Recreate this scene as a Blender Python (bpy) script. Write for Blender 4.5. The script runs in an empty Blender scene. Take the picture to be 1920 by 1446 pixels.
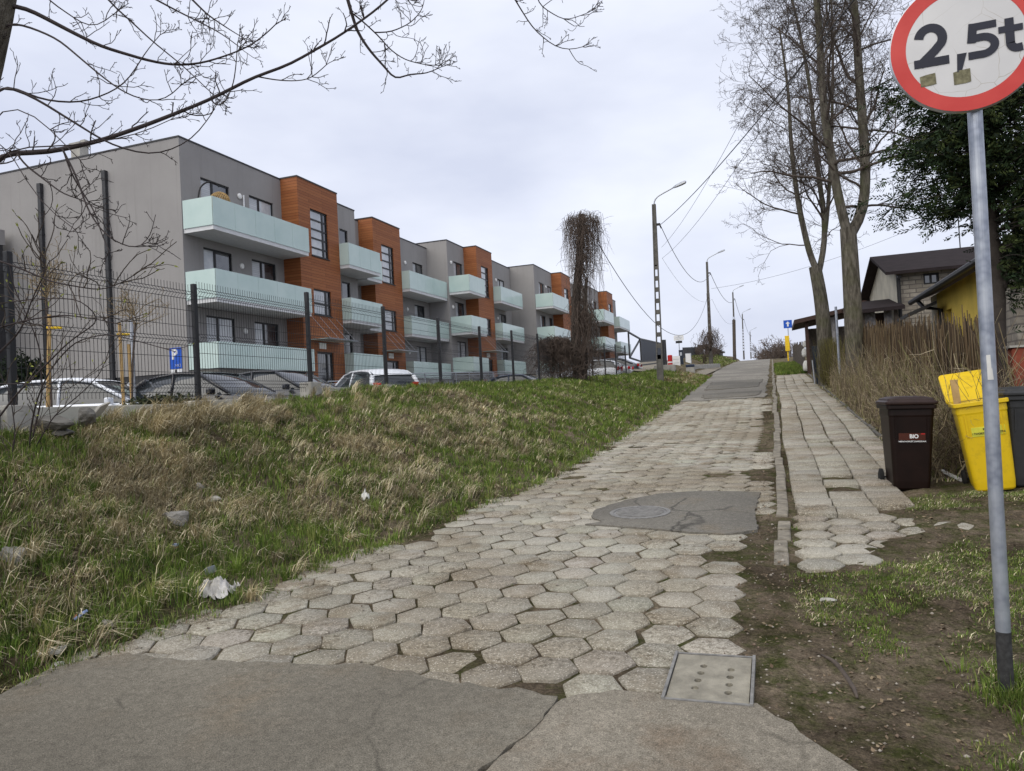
import bpy, bmesh, math, random
import numpy as np
from mathutils import Vector, Matrix
random.seed(7); rng = np.random.default_rng(7)
SC = bpy.context.scene
COL = SC.collection
# ---------------------------------------------------------------- camera
F_PX, YAW, PITCH, ROLL, EYE = 1400.0, math.radians(19.3), math.atan(32/1400), 0.053, 1.58
F0 = np.array([-math.sin(YAW), math.cos(YAW), 0]); R0 = np.array([math.cos(YAW), math.sin(YAW), 0]); ZZ = np.array([0, 0, 1.0])
CF = math.cos(PITCH)*F0 + math.sin(PITCH)*ZZ; U0 = math.cos(PITCH)*ZZ - math.sin(PITCH)*F0
CR = math.cos(ROLL)*R0 - math.sin(ROLL)*U0; CU = math.sin(ROLL)*R0 + math.cos(ROLL)*U0
CC = np.array([0, 0, EYE])
cd = bpy.data.cameras.new('camera'); cam = bpy.data.objects.new('camera', cd); COL.objects.link(cam)
cd.sensor_width = 36; cd.lens = 36*F_PX/1920; cd.clip_end = 3000; cd.clip_start = 0.05
cam.matrix_world = Matrix([[CR[i], CU[i], -CF[i], CC[i]] for i in range(3)] + [[0, 0, 0, 1]])
SC.camera = cam
SC.view_settings.view_transform = 'Standard'; SC.view_settings.look = 'None'
SC.view_settings.exposure = EXPO = 0.6; SC.view_settings.gamma = 1
# ---------------------------------------------------------------- overcast sky and soft sun
SUN_EL, SUN_AZ = math.radians(50), math.radians(200)      # azimuth clockwise from +Y
W = bpy.data.worlds.new('World'); SC.world = W; W.use_nodes = True
nt = W.node_tree; nd = nt.nodes; lk = nt.links; bg = nd['Background']
sky = nd.new('ShaderNodeTexSky'); sky.sky_type = 'NISHITA'; sky.sun_disc = False; sky.sun_elevation = SUN_EL; sky.sun_rotation = SUN_AZ
sky.dust_density = 3; sky.air_density = 1.0
tc = nd.new('ShaderNodeTexCoord'); mp = nd.new('ShaderNodeMapping'); mp.inputs['Scale'].default_value = (1, 1, 2.6)
n1 = nd.new('ShaderNodeTexNoise'); n1.inputs['Scale'].default_value = 2.2; n1.inputs['Detail'].default_value = 5; n1.inputs['Roughness'].default_value = .5
rp = nd.new('ShaderNodeValToRGB')
rp.color_ramp.elements[0].position = .36; rp.color_ramp.elements[0].color = (4.75, 5.05, 6.1, 1)
rp.color_ramp.elements[1].position = .66; rp.color_ramp.elements[1].color = (6.6, 6.85, 7.6, 1)
mx = nd.new('ShaderNodeMix'); mx.data_type = 'RGBA'; mx.inputs[0].default_value = .93
lk.new(tc.outputs['Generated'], mp.inputs['Vector']); lk.new(mp.outputs[0], n1.inputs['Vector']); lk.new(n1.outputs['Fac'], rp.inputs['Fac'])
lk.new(sky.outputs[0], mx.inputs[6]); lk.new(rp.outputs[0], mx.inputs[7]); lk.new(mx.outputs[2], bg.inputs['Color'])
bg.inputs['Strength'].default_value = .1
sl = bpy.data.lights.new('sun', 'SUN'); sl.energy = 1.5; sl.angle = math.radians(75); sl.color = (1, .935, .80)
so = bpy.data.objects.new('sun', sl); COL.objects.link(so)
sd = Vector((math.sin(SUN_AZ)*math.cos(SUN_EL), math.cos(SUN_AZ)*math.cos(SUN_EL), math.sin(SUN_EL)))
so.rotation_euler = sd.to_track_quat('Z', 'Y').to_euler()
# ---------------------------------------------------------------- measuring from the camera station
def ray(x, y): return CF + (x-960)/F_PX*CR - (y-723)/F_PX*CU
def at(x, y, Y=None, X=None, D=None, z=None):
    d = ray(x, y)
    t = D if D is not None else Y/d[1] if Y is not None else X/d[0] if X is not None else (z-EYE)/d[2]
    return CC + d*t
def road_z(Y):
    Y = np.asarray(Y, float)
    return np.interp(Y, [-50, 90, 105, 125, 150, 400], [-2.7, 4.86, 5.55, 6.1, 6.3, 4.0])
XLp = np.array([(-30, -4.4), (2.2, -4.05), (3.3, -4.05), (4.5, -3.78), (5.1, -3.8), (6, -3.5), (7.3, -3.36), (9.2, -3.02), (13, -2.92), (24, -2.95), (34, -3.2), (46, -3.6), (60, -4.2), (400, -4.2)])
def road_left(Y): return np.interp(Y, XLp[:, 0], XLp[:, 1])
def fence_z(Y): return np.interp(Y, [-10, 3, 5, 7.8, 10, 11, 15.4, 22.9, 30, 37, 41.5, 48, 54, 60, 65, 90, 140, 400], [1.2, 1.42, 1.56, 1.67, 1.84, 1.95, 2.04, 2.22, 2.42, 2.62, 2.83, 3.2, 3.6, 4.2, 4.6, 5.9, 7.8, 5])
def _h(i, j, s): 
    n = (i*374761393 + j*668265263 + s*974634777) & 0x7fffffff
    n = ((n ^ (n >> 13))*1274126177) & 0x7fffffff
    return ((n ^ (n >> 16)) & 0xffff)/65535.0
def vnoise(x, y, s=0):
    x = np.asarray(x, float); y = np.asarray(y, float)
    i = np.floor(x).astype(np.int64); j = np.floor(y).astype(np.int64); u = x-i; v = y-j
    u = u*u*(3-2*u); v = v*v*(3-2*v)
    return (_h(i, j, s)*(1-u)+_h(i+1, j, s)*u)*(1-v)+(_h(i, j+1, s)*(1-u)+_h(i+1, j+1, s)*u)*v
def fbm(x, y, s=0): return .5*vnoise(x, y, s)+.3*vnoise(x*2.1, y*2.1, s+1)+.2*vnoise(x*4.3, y*4.3, s+2)
def ground_z(X, Y):
    X = np.asarray(X, float); Y = np.asarray(Y, float)
    r = road_z(Y); xl = road_left(Y); fz = fence_z(Y)
    u = np.clip((xl-X)/(xl+6.85), 0, 1); s = .42*u+.58*u*u*(3-2*u)
    bank = r-.015+(fz-r)*s + u*(1-u)*4*(.30*(fbm(X*.9, Y*.9, 3)-.5)) + np.clip(u*6, 0, 1)*.12*(fbm(X*3, Y*3, 5)-.5)
    drop = np.clip((-7.2-X)/.5, 0, 1)
    bank = bank*(1-drop)+(fz-.95)*drop
    rt = np.clip(X/.5, 0, 1)
    right = r-.02+rt*(.09*(fbm(X*1.6, Y*1.6, 9)-.45)+.06*(fbm(X*5, Y*5, 10)-.5)) + np.clip((X-1.3)/2, 0, 1)*.12
    base = r-.010+.010*(fbm(X*3, Y*3, 12)-.5)-.4*((np.abs(X+.35) < .09) & (np.abs(Y-3.7) < .15))
    return np.where(X < xl, bank, np.where(X > .0, right, base))
# ---------------------------------------------------------------- materials
def sr(r, g, b): return tuple(((c/255)/12.92 if c/255 < .04045 else ((c/255+.055)/1.055)**2.4) for c in (r, g, b))
class M_:
    def __init__(s, name, rough=.8, metal=0, spec=.3):
        s.m = bpy.data.materials.new(name); s.m.use_nodes = True; s.t = s.m.node_tree; s.n = s.t.nodes; s.b = s.n['Principled BSDF']
        s.b.inputs['Roughness'].default_value = rough; s.b.inputs['Metallic'].default_value = metal; s.b.inputs['Specular IOR Level'].default_value = spec
        s.tc = s.n.new('ShaderNodeTexCoord'); s.vec = s.tc.outputs['Object']
    def link(s, a, b): s.t.links.new(a, b)
    def scale(s, v):
        m = s.n.new('ShaderNodeMapping'); m.inputs['Scale'].default_value = v; s.link(s.vec, m.inputs['Vector']); return m.outputs[0]
    def noise(s, sc, det=4, rough=.55, vec=None, lo=.4, hi=.6):
        t = s.n.new('ShaderNodeTexNoise'); t.inputs['Scale'].default_value = sc; t.inputs['Detail'].default_value = det; t.inputs['Roughness'].default_value = rough
        s.link(vec or s.vec, t.inputs['Vector']); r = s.n.new('ShaderNodeMapRange'); r.inputs[1].default_value = lo; r.inputs[2].default_value = hi
        s.link(t.outputs['Fac'], r.inputs[0]); return r.outputs[0]
    def vor(s, sc, lo, hi, feat='F1', vec=None):
        t = s.n.new('ShaderNodeTexVoronoi'); t.inputs['Scale'].default_value = sc; t.feature = feat; s.link(vec or s.vec, t.inputs['Vector'])
        r = s.n.new('ShaderNodeMapRange'); r.inputs[1].default_value = lo; r.inputs[2].default_value = hi; s.link(t.outputs['Distance'], r.inputs[0]); return r.outputs[0]
    def mix(s, f, a, b, mode='MIX'):
        m = s.n.new('ShaderNodeMix'); m.data_type = 'RGBA'; m.blend_type = mode
        if isinstance(f, (int, float)): m.inputs[0].default_value = f
        else: s.link(f, m.inputs[0])
        for k, c in ((6, a), (7, b)):
            if isinstance(c, tuple): m.inputs[k].default_value = (*c[:3], 1)
            else: s.link(c, m.inputs[k])
        return m.outputs[2]
    def attr(s, nm='col'):
        a = s.n.new('ShaderNodeAttribute'); a.attribute_name = nm; return a.outputs['Color']
    def col(s, c):
        if isinstance(c, tuple): s.b.inputs['Base Color'].default_value = (*c[:3], 1)
        else: s.link(c, s.b.inputs['Base Color'])
        return s
    def bump(s, h, strength=.3, dist=.01):
        b = s.n.new('ShaderNodeBump'); b.inputs['Strength'].default_value = strength; b.inputs['Distance'].default_value = dist
        s.link(h, b.inputs['Height']); s.link(b.outputs[0], s.b.inputs['Normal']); return s
    def brick(s, w, h, mort, c1, c2, cm, off=.5):
        sx = s.n.new('ShaderNodeSeparateXYZ'); s.link(s.vec, sx.inputs[0]); ad = s.n.new('ShaderNodeMath'); ad.operation = 'ADD'
        s.link(sx.outputs[0], ad.inputs[0]); s.link(sx.outputs[1], ad.inputs[1]); cb = s.n.new('ShaderNodeCombineXYZ'); s.link(ad.outputs[0], cb.inputs[0]); s.link(sx.outputs[2], cb.inputs[1])
        t = s.n.new('ShaderNodeTexBrick'); t.inputs['Scale'].default_value = 1; t.inputs['Brick Width'].default_value = w; t.inputs['Row Height'].default_value = h; t.inputs['Mortar Size'].default_value = mort
        t.inputs['Mortar Smooth'].default_value = .1; t.offset = off
        for k, c in (('Color1', c1), ('Color2', c2), ('Mortar', cm)): t.inputs[k].default_value = (*c, 1)
        s.link(cb.outputs[0], t.inputs['Vector']); return t, cb.outputs[0]
def plain(name, c, rough=.7, metal=0, var=.18, sc=6, spec=.3, bump=0):
    m = M_(name, rough, metal, spec); n = m.noise(sc, 5, .6, lo=.3, hi=.7)
    m.col(m.mix(n, tuple(x*(1-var) for x in c), tuple(min(1, x*(1+var)) for x in c)))
    if bump: m.bump(m.noise(sc*6, 4, .6, lo=.3, hi=.7), bump, .01)
    return m.m
MT = {}
def P(key, *a, **k): MT[key] = plain(key, *a, **k)
def mk(key, m): MT[key] = m.m
P('dark_metal', (.018, .019, .022), .45, 0, .15); P('black_plastic', (.016, .016, .017), .5); P('rubber', (.012, .012, .012), .85); P('bitumen', (.035, .035, .036), .8, 0, .6, 30)
P('white_paint', (.72, .73, .74), .5, 0, .05); P('steel', (.42, .44, .47), .38, .85, .12, 14); P('concrete', (.34, .33, .30), .9, 0, .22, 5, bump=.3)
P('concrete_dark', (.12, .115, .105), .92, 0, .3, 4, bump=.4); P('plinth_concrete', (.42, .41, .36), .9, 0, .16, 3, bump=.2)
P('kerb_stone', (.20, .18, .145), .95, 0, .45, 9, bump=.5); P('drain_slab', (.245, .228, .185), .92, 0, .3, 9, bump=.5); P('worn_steel', (.20, .195, .185), .6, .2, .3, 20, bump=.2)
P('cloth', (.44, .43, .41), .95, 0, .3, 22); P('stone', (.225, .215, .195), .95, 0, .3, 6, bump=.6); P('dark_stone', (.035, .035, .038), .6, 0, .3, 4)
P('frame', (.016, .017, .019), .4); P('trim', (.035, .036, .04), .5); P('soffit', (.5, .5, .5), .8, 0, .06); P('slab', (.62, .63, .64), .75, 0, .07)
P('lamp_white', (.8, .8, .78), .4, 0, .03); P('curtain', (.32, .31, .32), .95, 0, .35, 9); P('twig', (.075, .060, .050), .9, 0, .3, 12); P('twig_near', (.045, .036, .036), .9, 0, .3, 20)
P('vine', (.105, .080, .066), .95, 0, .35, 5); P('vine_trunk', (.05, .042, .036), .95, 0, .3, 8, bump=.5)
P('stake', (.42, .28, .12), .85, 0, .25, 8); P('yellow_paint', (.75, .50, .02), .5); P('red_paint', (.45, .02, .02), .5); P('blue_paint', (.012, .085, .46), .45, 0, .08)
P('wire', (.03, .03, .032), .6); P('reed', (.12, .08, .045), .95, 0, .4, 20); P('old_wood', (.085, .070, .058), .95, 0, .4, 9, bump=.3)
P('yellow_wall', (.60, .44, .085), .9, 0, .18, 1.2, bump=.15); P('pale_wall', (.50, .47, .39), .9, 0, .2, 1.5); P('gutter', (.02, .02, .022), .5)
P('bud', (.22, .24, .05), .8); P('young_twig', (.24, .18, .10), .9, 0, .3, 12); P('paper', (.62, .62, .60), .9, 0, .12, 14); P('grey_foam', (.2, .22, .24), .8)
P('white_car', (.72, .75, .80), .25, 0, .03, spec=.5); P('black_car', (.012, .012, .016), .18, 0, .05, spec=.6); P('grey_car', (.045, .048, .058), .2, .3, .05, spec=.6); P('blue_car', (.018, .03, .06), .2, .2, .05, spec=.6)
P('silver_car', (.36, .37, .38), .28, .5, .05, spec=.5)
P('car_glass', (.02, .025, .03), .06, 0, .1, spec=.8); P('taillight', (.42, .01, .012), .2); P('headlight', (.6, .62, .65), .12, .3, .05)
P('brown_bin', (.010, .0042, .003), .45, 0, .3, 5, spec=.22); P('brown_lid', (.022, .010, .008), .5, 0, .15, 6); P('grey_bin', (.03, .031, .033), .5)
P('bin_label', (.07, .018, .010), .5); P('lime_label', (.62, .60, .06), .5); P('ink', (.012, .012, .016), .5); P('black_text', (.014, .016, .03), .45)
P('navy', (.012, .02, .035), .5); P('terracotta', (.24, .06, .035), .85); P('roof_metal', (.028, .022, .023), .85, 0, .2, 3, spec=.08); P('roof_brown', (.05, .028, .022), .7, 0, .25, 3)
m = M_('yellow_bin', .42, 0, .35); mk('yellow_bin', m.col(m.mix(m.noise(9, 6, .7, lo=.52, hi=.72), (.66, .45, .008), (.50, .34, .012)))) 
m = M_('glass_panel', .16, 0, .5); m.col(m.mix(m.noise(.8, 4, lo=.3, hi=.7), (.44, .57, .545), (.53, .65, .62))); mk('glass_panel', m)
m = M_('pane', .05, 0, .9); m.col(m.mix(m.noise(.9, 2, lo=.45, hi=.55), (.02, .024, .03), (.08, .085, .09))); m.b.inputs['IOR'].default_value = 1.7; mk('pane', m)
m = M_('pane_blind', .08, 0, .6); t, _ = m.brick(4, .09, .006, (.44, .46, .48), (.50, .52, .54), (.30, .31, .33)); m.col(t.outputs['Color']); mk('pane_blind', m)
m = M_('pane_painted_sky', .07, 0, .8); m.col(m.mix(m.noise(1.4, 3, lo=.4, hi=.6), (.42, .45, .48), (.56, .58, .60))); mk('pane_painted_sky', m)  # pale sky reflection painted into the base colour of the glass
m = M_('stucco', .92, 0, .15); c = m.mix(m.noise(.35, 5, .6, lo=.35, hi=.65), (.278, .268, .264), (.318, .308, .302))
v = m.scale((2.2, 2.2, .12)); c = m.mix(m.noise(1.6, 4, .6, vec=v, lo=.55, hi=.85), c, (.245, .236, .230)); m.col(c); m.bump(m.noise(60, 3, lo=.3, hi=.7), .25, .004); mk('stucco', m)
m = M_('wood_cladding', .6, 0, .25); t, cv = m.brick(3.3, .145, .007, (.27, .095, .034), (.36, .138, .050), (.05, .018, .008), .37)
mp2 = m.n.new('ShaderNodeMapping'); mp2.inputs['Scale'].default_value = (1.1, 16, 1); m.link(cv, mp2.inputs['Vector'])
c = m.mix(m.noise(2.2, 5, .65, vec=mp2.outputs[0], lo=.35, hi=.65), t.outputs['Color'], (.22, .055, .014)); c = m.mix(.45, t.outputs['Color'], c); m.col(c); m.bump(t.outputs['Fac'], .4, -.01); mk('wood_cladding', m)
m = M_('block_wall', .95, 0, .15); t, cv = m.brick(.38, .14, .016, (.27, .24, .195), (.40, .365, .305), (.15, .135, .12)); c = m.mix(m.noise(3, 5, .7, lo=.4, hi=.7), t.outputs['Color'], (.19, .17, .145)); m.col(c); m.bump(t.outputs['Fac'], .6, -.02); mk('block_wall', m)
m = M_('bark', .95, 0, .1); v = m.scale((1, 1, .22)); c = m.mix(m.noise(14, 6, .65, vec=v, lo=.38, hi=.62), (.070, .062, .050), (.185, .168, .138)); c = m.mix(m.noise(1.5, 4, lo=.5, hi=.75), c, (.10, .105, .055)); m.col(c); m.bump(m.noise(18, 5, .7, vec=v, lo=.3, hi=.7), .9, .04); mk('bark', m)
m = M_('galvanised', .42, .55, .4); c = m.mix(m.vor(34, .1, .8), (.33, .36, .43), (.22, .245, .30)); c = m.mix(m.noise(7, 4, lo=.4, hi=.65), c, (.42, .45, .50)); m.col(c); mk('galvanised', m)
def asphalt(name, a, b, brown):
    m = M_(name, .93, 0, .15); c = m.mix(m.noise(.9, 6, .6, lo=.35, hi=.65), a, b); c = m.mix(m.noise(2.3, 5, .6, lo=.53, hi=.72), c, brown)
    sp = m.vor(58, .10, .24); c = m.mix(m.mix(m.noise(3, 3, .5, lo=.35, hi=.6), (0, 0, 0), m.mix(sp, (.75, .75, .75), (0, 0, 0))), c, tuple(min(1, x*1.5) for x in b)); c = m.mix(1.0, c, m.mix(m.noise(36, 6, .8, lo=.33, hi=.67), (.74, .74, .73), (1.2, 1.2, 1.19)), 'MULTIPLY')
    wn = m.n.new('ShaderNodeTexNoise'); wn.inputs['Scale'].default_value = 3.5; wn.inputs['Detail'].default_value = 5; m.link(m.vec, wn.inputs['Vector']); wm = m.n.new('ShaderNodeMix'); wm.data_type = 'VECTOR'; wm.inputs[0].default_value = .16; m.link(m.vec, wm.inputs[4]); m.link(wn.outputs['Color'], wm.inputs[5])
    ck = m.vor(1.1, .002, .016, 'DISTANCE_TO_EDGE', wm.outputs[1]); c = m.mix(m.mix(m.noise(.9, 3, .5, lo=.50, hi=.56), (1, 1, 1), ck), tuple(x*.45 for x in a), c); c = m.mix(m.noise(.35, 3, .5, lo=.4, hi=.62), c, tuple(x*.80 for x in a)); c = m.mix(m.noise(260, 2, .6, lo=.35, hi=.65), c, tuple(x*.62 for x in a), 'MIX') if False else c
    c = m.mix(m.mix(m.noise(190, 3, .7, lo=.32, hi=.68), (.72, .72, .72), (1.22, 1.22, 1.22)), c, c, 'MIX') if False else c
    g = m.mix(m.noise(170, 3, .7, lo=.3, hi=.7), (.45, .45, .45), (1.55, 1.55, 1.55)); c = m.mix(1.0, c, m.mix(m.noise(24, 6, .75, lo=.34, hi=.66), (.80, .80, .79), (1.16, 1.16, 1.15)), 'MULTIPLY'); c = m.mix(1.0, c, g, 'MULTIPLY')
    m.col(c); m.bump(m.noise(150, 3, .7, lo=.3, hi=.7), .5, .006); mk(name, m)
asphalt('asphalt', (.168, .153, .126), (.215, .197, .163), (.19, .158, .118)); asphalt('asphalt_pale', (.205, .184, .150), (.262, .237, .196), (.18, .138, .10)); asphalt('asphalt_damp', (.125, .112, .090), (.165, .149, .122), (.15, .122, .09))
asphalt('asphalt_patch', (.150, .141, .125), (.190, .178, .156), (.20, .17, .13)); asphalt('asphalt_far', (.205, .192, .170), (.265, .248, .220), (.13, .12, .105))
asphalt('lot', (.09, .09, .09), (.12, .12, .12), (.11, .10, .09))
def paving(name, k):
    m = M_(name, .95, 0, .12); c = m.attr(); c = m.mix(m.noise(2.2, 6, .65, lo=.50, hi=.72), c, (.20*k, .155*k, .10*k)); c = m.mix(m.noise(.7, 4, .6, lo=.45, hi=.7), c, (.27*k, .235*k, .18*k))
    er = m.noise(1.6, 5, .65, lo=.46, hi=.60); pit = m.mix(m.noise(28, 6, .78, lo=.36, hi=.60), (.45, .42, .38), (1.22, 1.2, 1.17)); c = m.mix(1.0, c, m.mix(er, m.mix(m.noise(20, 5, .7, lo=.3, hi=.7), (.86, .85, .84), (1.12, 1.12, 1.11)), pit), 'MULTIPLY')
    sp = m.vor(62, .10, .30); c = m.mix(m.mix(sp, (.0, .0, .0), (1, 1, 1)), (.68*k, .64*k, .56*k), c)
    g = m.mix(m.noise(90, 4, .75, lo=.3, hi=.7), (.58, .57, .55), (1.34, 1.34, 1.34)); c = m.mix(1.0, c, g, 'MULTIPLY')
    m.col(c); m.bump(m.noise(80, 4, .75, lo=.3, hi=.7), .7, .012); mk(name, m)
paving('hex_paving', 1.0); paving('slab_paving', 1.0)
m = M_('soil', 1, 0, .05); c = m.mix(m.noise(1.3, 6, .65, lo=.4, hi=.6), (.125, .100, .072), (.255, .208, .152)); c = m.mix(m.noise(4.5, 5, .7, lo=.44, hi=.64), c, (.085, .095, .034))
c = m.mix(m.noise(40, 4, .7, lo=.56, hi=.72), c, (.24, .195, .145)); g = m.mix(m.noise(60, 4, .75, lo=.3, hi=.7), (.5, .5, .5), (1.45, 1.45, 1.45)); c = m.mix(1.0, c, g, 'MULTIPLY'); c = m.mix(m.noise(.55, 4, .6, lo=.46, hi=.62), c, m.mix(1.0, c, (.56, .53, .50), 'MULTIPLY')); c = m.mix(1.0, c, m.mix(m.noise(16, 6, .8, lo=.34, hi=.66), (.66, .65, .64), (1.3, 1.28, 1.25)), 'MULTIPLY'); m.col(c); m.bump(m.noise(35, 5, .7, lo=.3, hi=.7), 1, .03); mk('soil', m)
for nm in ('grass', 'conifer_leaf', 'straw', 'leaf_litter', 'pebble'):
    m = M_(nm, .75, 0, .12); m.col(m.attr()); mk(nm, m)
# ---------------------------------------------------------------- mesh helpers
def tag(o, label=None, cat=None, group=None, kind=None):
    for k, v in (('label', label), ('category', cat), ('group', group), ('kind', kind)):
        if v: o[k] = v
    return o
def thing(name, label, cat, loc=(0, 0, 0), rotz=0, group=None):
    o = bpy.data.objects.new(name, None); COL.objects.link(o); o.location = loc; o.rotation_euler = (0, 0, rotz); o.empty_display_size = .1
    return tag(o, label, cat, group)
def link_mesh(name, me, mat, parent):
    for mm in (mat if isinstance(mat, (list, tuple)) else [mat]): me.materials.append(MT[mm])
    o = bpy.data.objects.new(name, me); COL.objects.link(o)
    if parent is not None: o.parent = parent
    return o
class MB:
    """collects shapes in world (or local) coordinates; build() links ONE mesh object"""
    def __init__(s): s.v = []; s.f = []
    def add(s, vs, fs):
        b = len(s.v); s.v += [tuple(map(float, p)) for p in vs]; s.f += [tuple(b+i for i in f) for f in fs]; return s
    def box(s, x0, y0, z0, x1, y1, z1):
        return s.add([(x0, y0, z0), (x1, y0, z0), (x1, y1, z0), (x0, y1, z0), (x0, y0, z1), (x1, y0, z1), (x1, y1, z1), (x0, y1, z1)],
                     [(0, 3, 2, 1), (4, 5, 6, 7), (0, 1, 5, 4), (1, 2, 6, 5), (2, 3, 7, 6), (3, 0, 4, 7)])
    def obox(s, c, ax, ay, az):
        c, ax, ay, az = map(np.array, (c, ax, ay, az))
        vs = [c+i*ax+j*ay+k*az for k in (-1, 1) for i, j in ((-1, -1), (1, -1), (1, 1), (-1, 1))]
        return s.add(vs, [(0, 3, 2, 1), (4, 5, 6, 7), (0, 1, 5, 4), (1, 2, 6, 5), (2, 3, 7, 6), (3, 0, 4, 7)])
    def bar(s, a, b, w, h=None, up=(0, 0, 1)):
        a = np.array(a, float); b = np.array(b, float); d = b-a; L = np.linalg.norm(d); d /= L; up = np.array(up, float)
        if abs(d@up) > .95: up = np.array([1., 0, 0])
        sx = np.cross(d, up); sx /= np.linalg.norm(sx); sz = np.cross(sx, d); h = h or w
        return s.obox((a+b)/2, d*L/2, sx*w/2, sz*h/2)
    def tube(s, pts, rad, n=6, cap=True):
        v, f = tube_arr(np.array(pts, float), rad, n); b = len(s.v); s.v += [tuple(p) for p in v]; s.f += [tuple(int(b+i) for i in q) for q in f]
        if cap:
            k = len(pts)-1; s.f.append(tuple(b+i for i in range(n))[::-1]); s.f.append(tuple(b+k*n+i for i in range(n)))
        return s
    def prism(s, poly, fn, a, b):
        """poly 2-D outline, fn(u,v,w) -> 3-D, between w=a and w=b"""
        n = len(poly); vs = [fn(u, v, a) for u, v in poly]+[fn(u, v, b) for u, v in poly]
        return s.add(vs, [tuple(range(n))[::-1], tuple(range(n, 2*n))]+[(i, (i+1) % n, n+(i+1) % n, n+i) for i in range(n)])
    def lathe(s, prof, c, n=20, axis='z'):
        vs = []
        for r, h in prof:
            for k in range(n):
                a = 2*math.pi*k/n; p = (r*math.cos(a), r*math.sin(a), h)
                if axis == 'y': p = (p[0], p[2], p[1])
                if axis == 'x': p = (p[2], p[0], p[1])
                vs.append((c[0]+p[0], c[1]+p[1], c[2]+p[2]))
        fs = [(i*n+k, i*n+(k+1) % n, (i+1)*n+(k+1) % n, (i+1)*n+k) for i in range(len(prof)-1) for k in range(n)]
        fs += [tuple(range(n))[::-1], tuple((len(prof)-1)*n+k for k in range(n))]
        return s.add(vs, fs)
    def quad(s, a, b, c, d): return s.add([a, b, c, d], [(0, 1, 2, 3)])
    def wall(s, fn, u0, u1, v0, v1, holes, depth):
        """a wall sheet in (u,v) with rectangular openings and reveals; fn(u,v,w) w = depth into the wall"""
        us = sorted({u0, u1, *[h[0] for h in holes], *[h[1] for h in holes]}); vs_ = sorted({v0, v1, *[h[2] for h in holes], *[h[3] for h in holes]})
        us = [u for u in us if u0 <= u <= u1]; vs_ = [v for v in vs_ if v0 <= v <= v1]
        for a, b in zip(us, us[1:]):
            for c, d in zip(vs_, vs_[1:]):
                if not any(h[0] < (a+b)/2 < h[1] and h[2] < (c+d)/2 < h[3] for h in holes): s.quad(fn(a, c, 0), fn(b, c, 0), fn(b, d, 0), fn(a, d, 0))
        for a, b, c, d in holes:
            for p, q in (((a, c), (b, c)), ((b, c), (b, d)), ((b, d), (a, d)), ((a, d), (a, c))): s.quad(fn(*p, 0), fn(*q, 0), fn(*q, depth), fn(*p, depth))
        return s
    def build(s, name, mat, parent=None, smooth=False, bevel=0, local=False, seg=2, fix=True):
        me = bpy.data.meshes.new(name); off = np.zeros(3)
        if parent is not None and not local:
            off = np.array(parent.location) if parent.parent is None else np.array(parent.parent.location)
        me.from_pydata([tuple(np.array(p)-off) for p in s.v], [], s.f)
        if bevel or fix:
            bm = bmesh.new(); bm.from_mesh(me)
            if bevel:
                bmesh.ops.remove_doubles(bm, verts=bm.verts, dist=1e-5); bmesh.ops.bevel(bm, geom=[e for e in bm.edges if e.is_manifold and e.calc_face_angle(0) > .5], offset=bevel, segments=seg, affect='EDGES', profile=.5)
            bmesh.ops.recalc_face_normals(bm, faces=bm.faces); bm.to_mesh(me); bm.free()
        if smooth:
            me.polygons.foreach_set('use_smooth', [True]*len(me.polygons))
        return link_mesh(name, me, mat, parent)
def tube_arr(p, rad, n):
    k = len(p); t = np.gradient(p, axis=0); t /= np.linalg.norm(t, axis=1, keepdims=True)+1e-9
    ref = np.array([0.31, 0.55, 0.77]) if abs(t.mean(0)@np.array([.31, .55, .77])) < .93 else np.array([.9, -.4, .1])
    a = np.cross(t, ref); a /= np.linalg.norm(a, axis=1, keepdims=True)+1e-9; b = np.cross(t, a)
    r = np.broadcast_to(np.asarray(rad, float), (k,)) if np.ndim(rad) else np.full(k, float(rad))
    an = np.arange(n)*2*math.pi/n
    v = p[:, None, :]+r[:, None, None]*(np.cos(an)[None, :, None]*a[:, None, :]+np.sin(an)[None, :, None]*b[:, None, :])
    i = np.arange(k-1)[:, None]*n; j = np.arange(n)[None, :]; j2 = (j+1) % n
    f = np.stack([i+j, i+j2, i+n+j2, i+n+j], -1).reshape(-1, 4)
    return v.reshape(-1, 3), f
def np_mesh(name, v, f, mat, parent=None, col=None, smooth=False):
    """fast mesh from arrays: f is (n,3) or (n,4)"""
    v = np.asarray(v, np.float32); f = np.asarray(f, np.int32); k = f.shape[1]
    if parent is not None: v = v-np.array(parent.location, np.float32)
    me = bpy.data.meshes.new(name); me.vertices.add(len(v)); me.vertices.foreach_set('co', v.ravel()); me.loops.add(f.size); me.loops.foreach_set('vertex_index', f.ravel())
    me.polygons.add(len(f)); me.polygons.foreach_set('loop_start', np.arange(0, f.size, k, dtype=np.int32)); me.polygons.foreach_set('loop_total', np.full(len(f), k, np.int32))
    if smooth: me.polygons.foreach_set('use_smooth', np.ones(len(f), bool))
    me.update(calc_edges=True)
    if col is not None:
        a = me.color_attributes.new('col', 'FLOAT_COLOR', 'POINT'); c = np.ones((len(v), 4), np.float32); c[:, :3] = col; a.data.foreach_set('color', c.ravel())
    return link_mesh(name, me, mat, parent)
def twigs(name, lines, mat, parent=None, sides=3, smooth=True):
    """lines: [(points, r0, r1)] -> one mesh of tapered tubes"""
    V = []; Fc = []; b = 0
    for p, r0, r1 in lines:
        p = np.asarray(p, float); n = sides if r0 < .03 else 8 if r0 < .1 else 12
        v, f = tube_arr(p, np.linspace(r0, r1, len(p)), n); V.append(v); Fc.append(f+b); b += len(v)
    return np_mesh(name, np.concatenate(V), np.concatenate(Fc), mat, parent, smooth=smooth)
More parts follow.
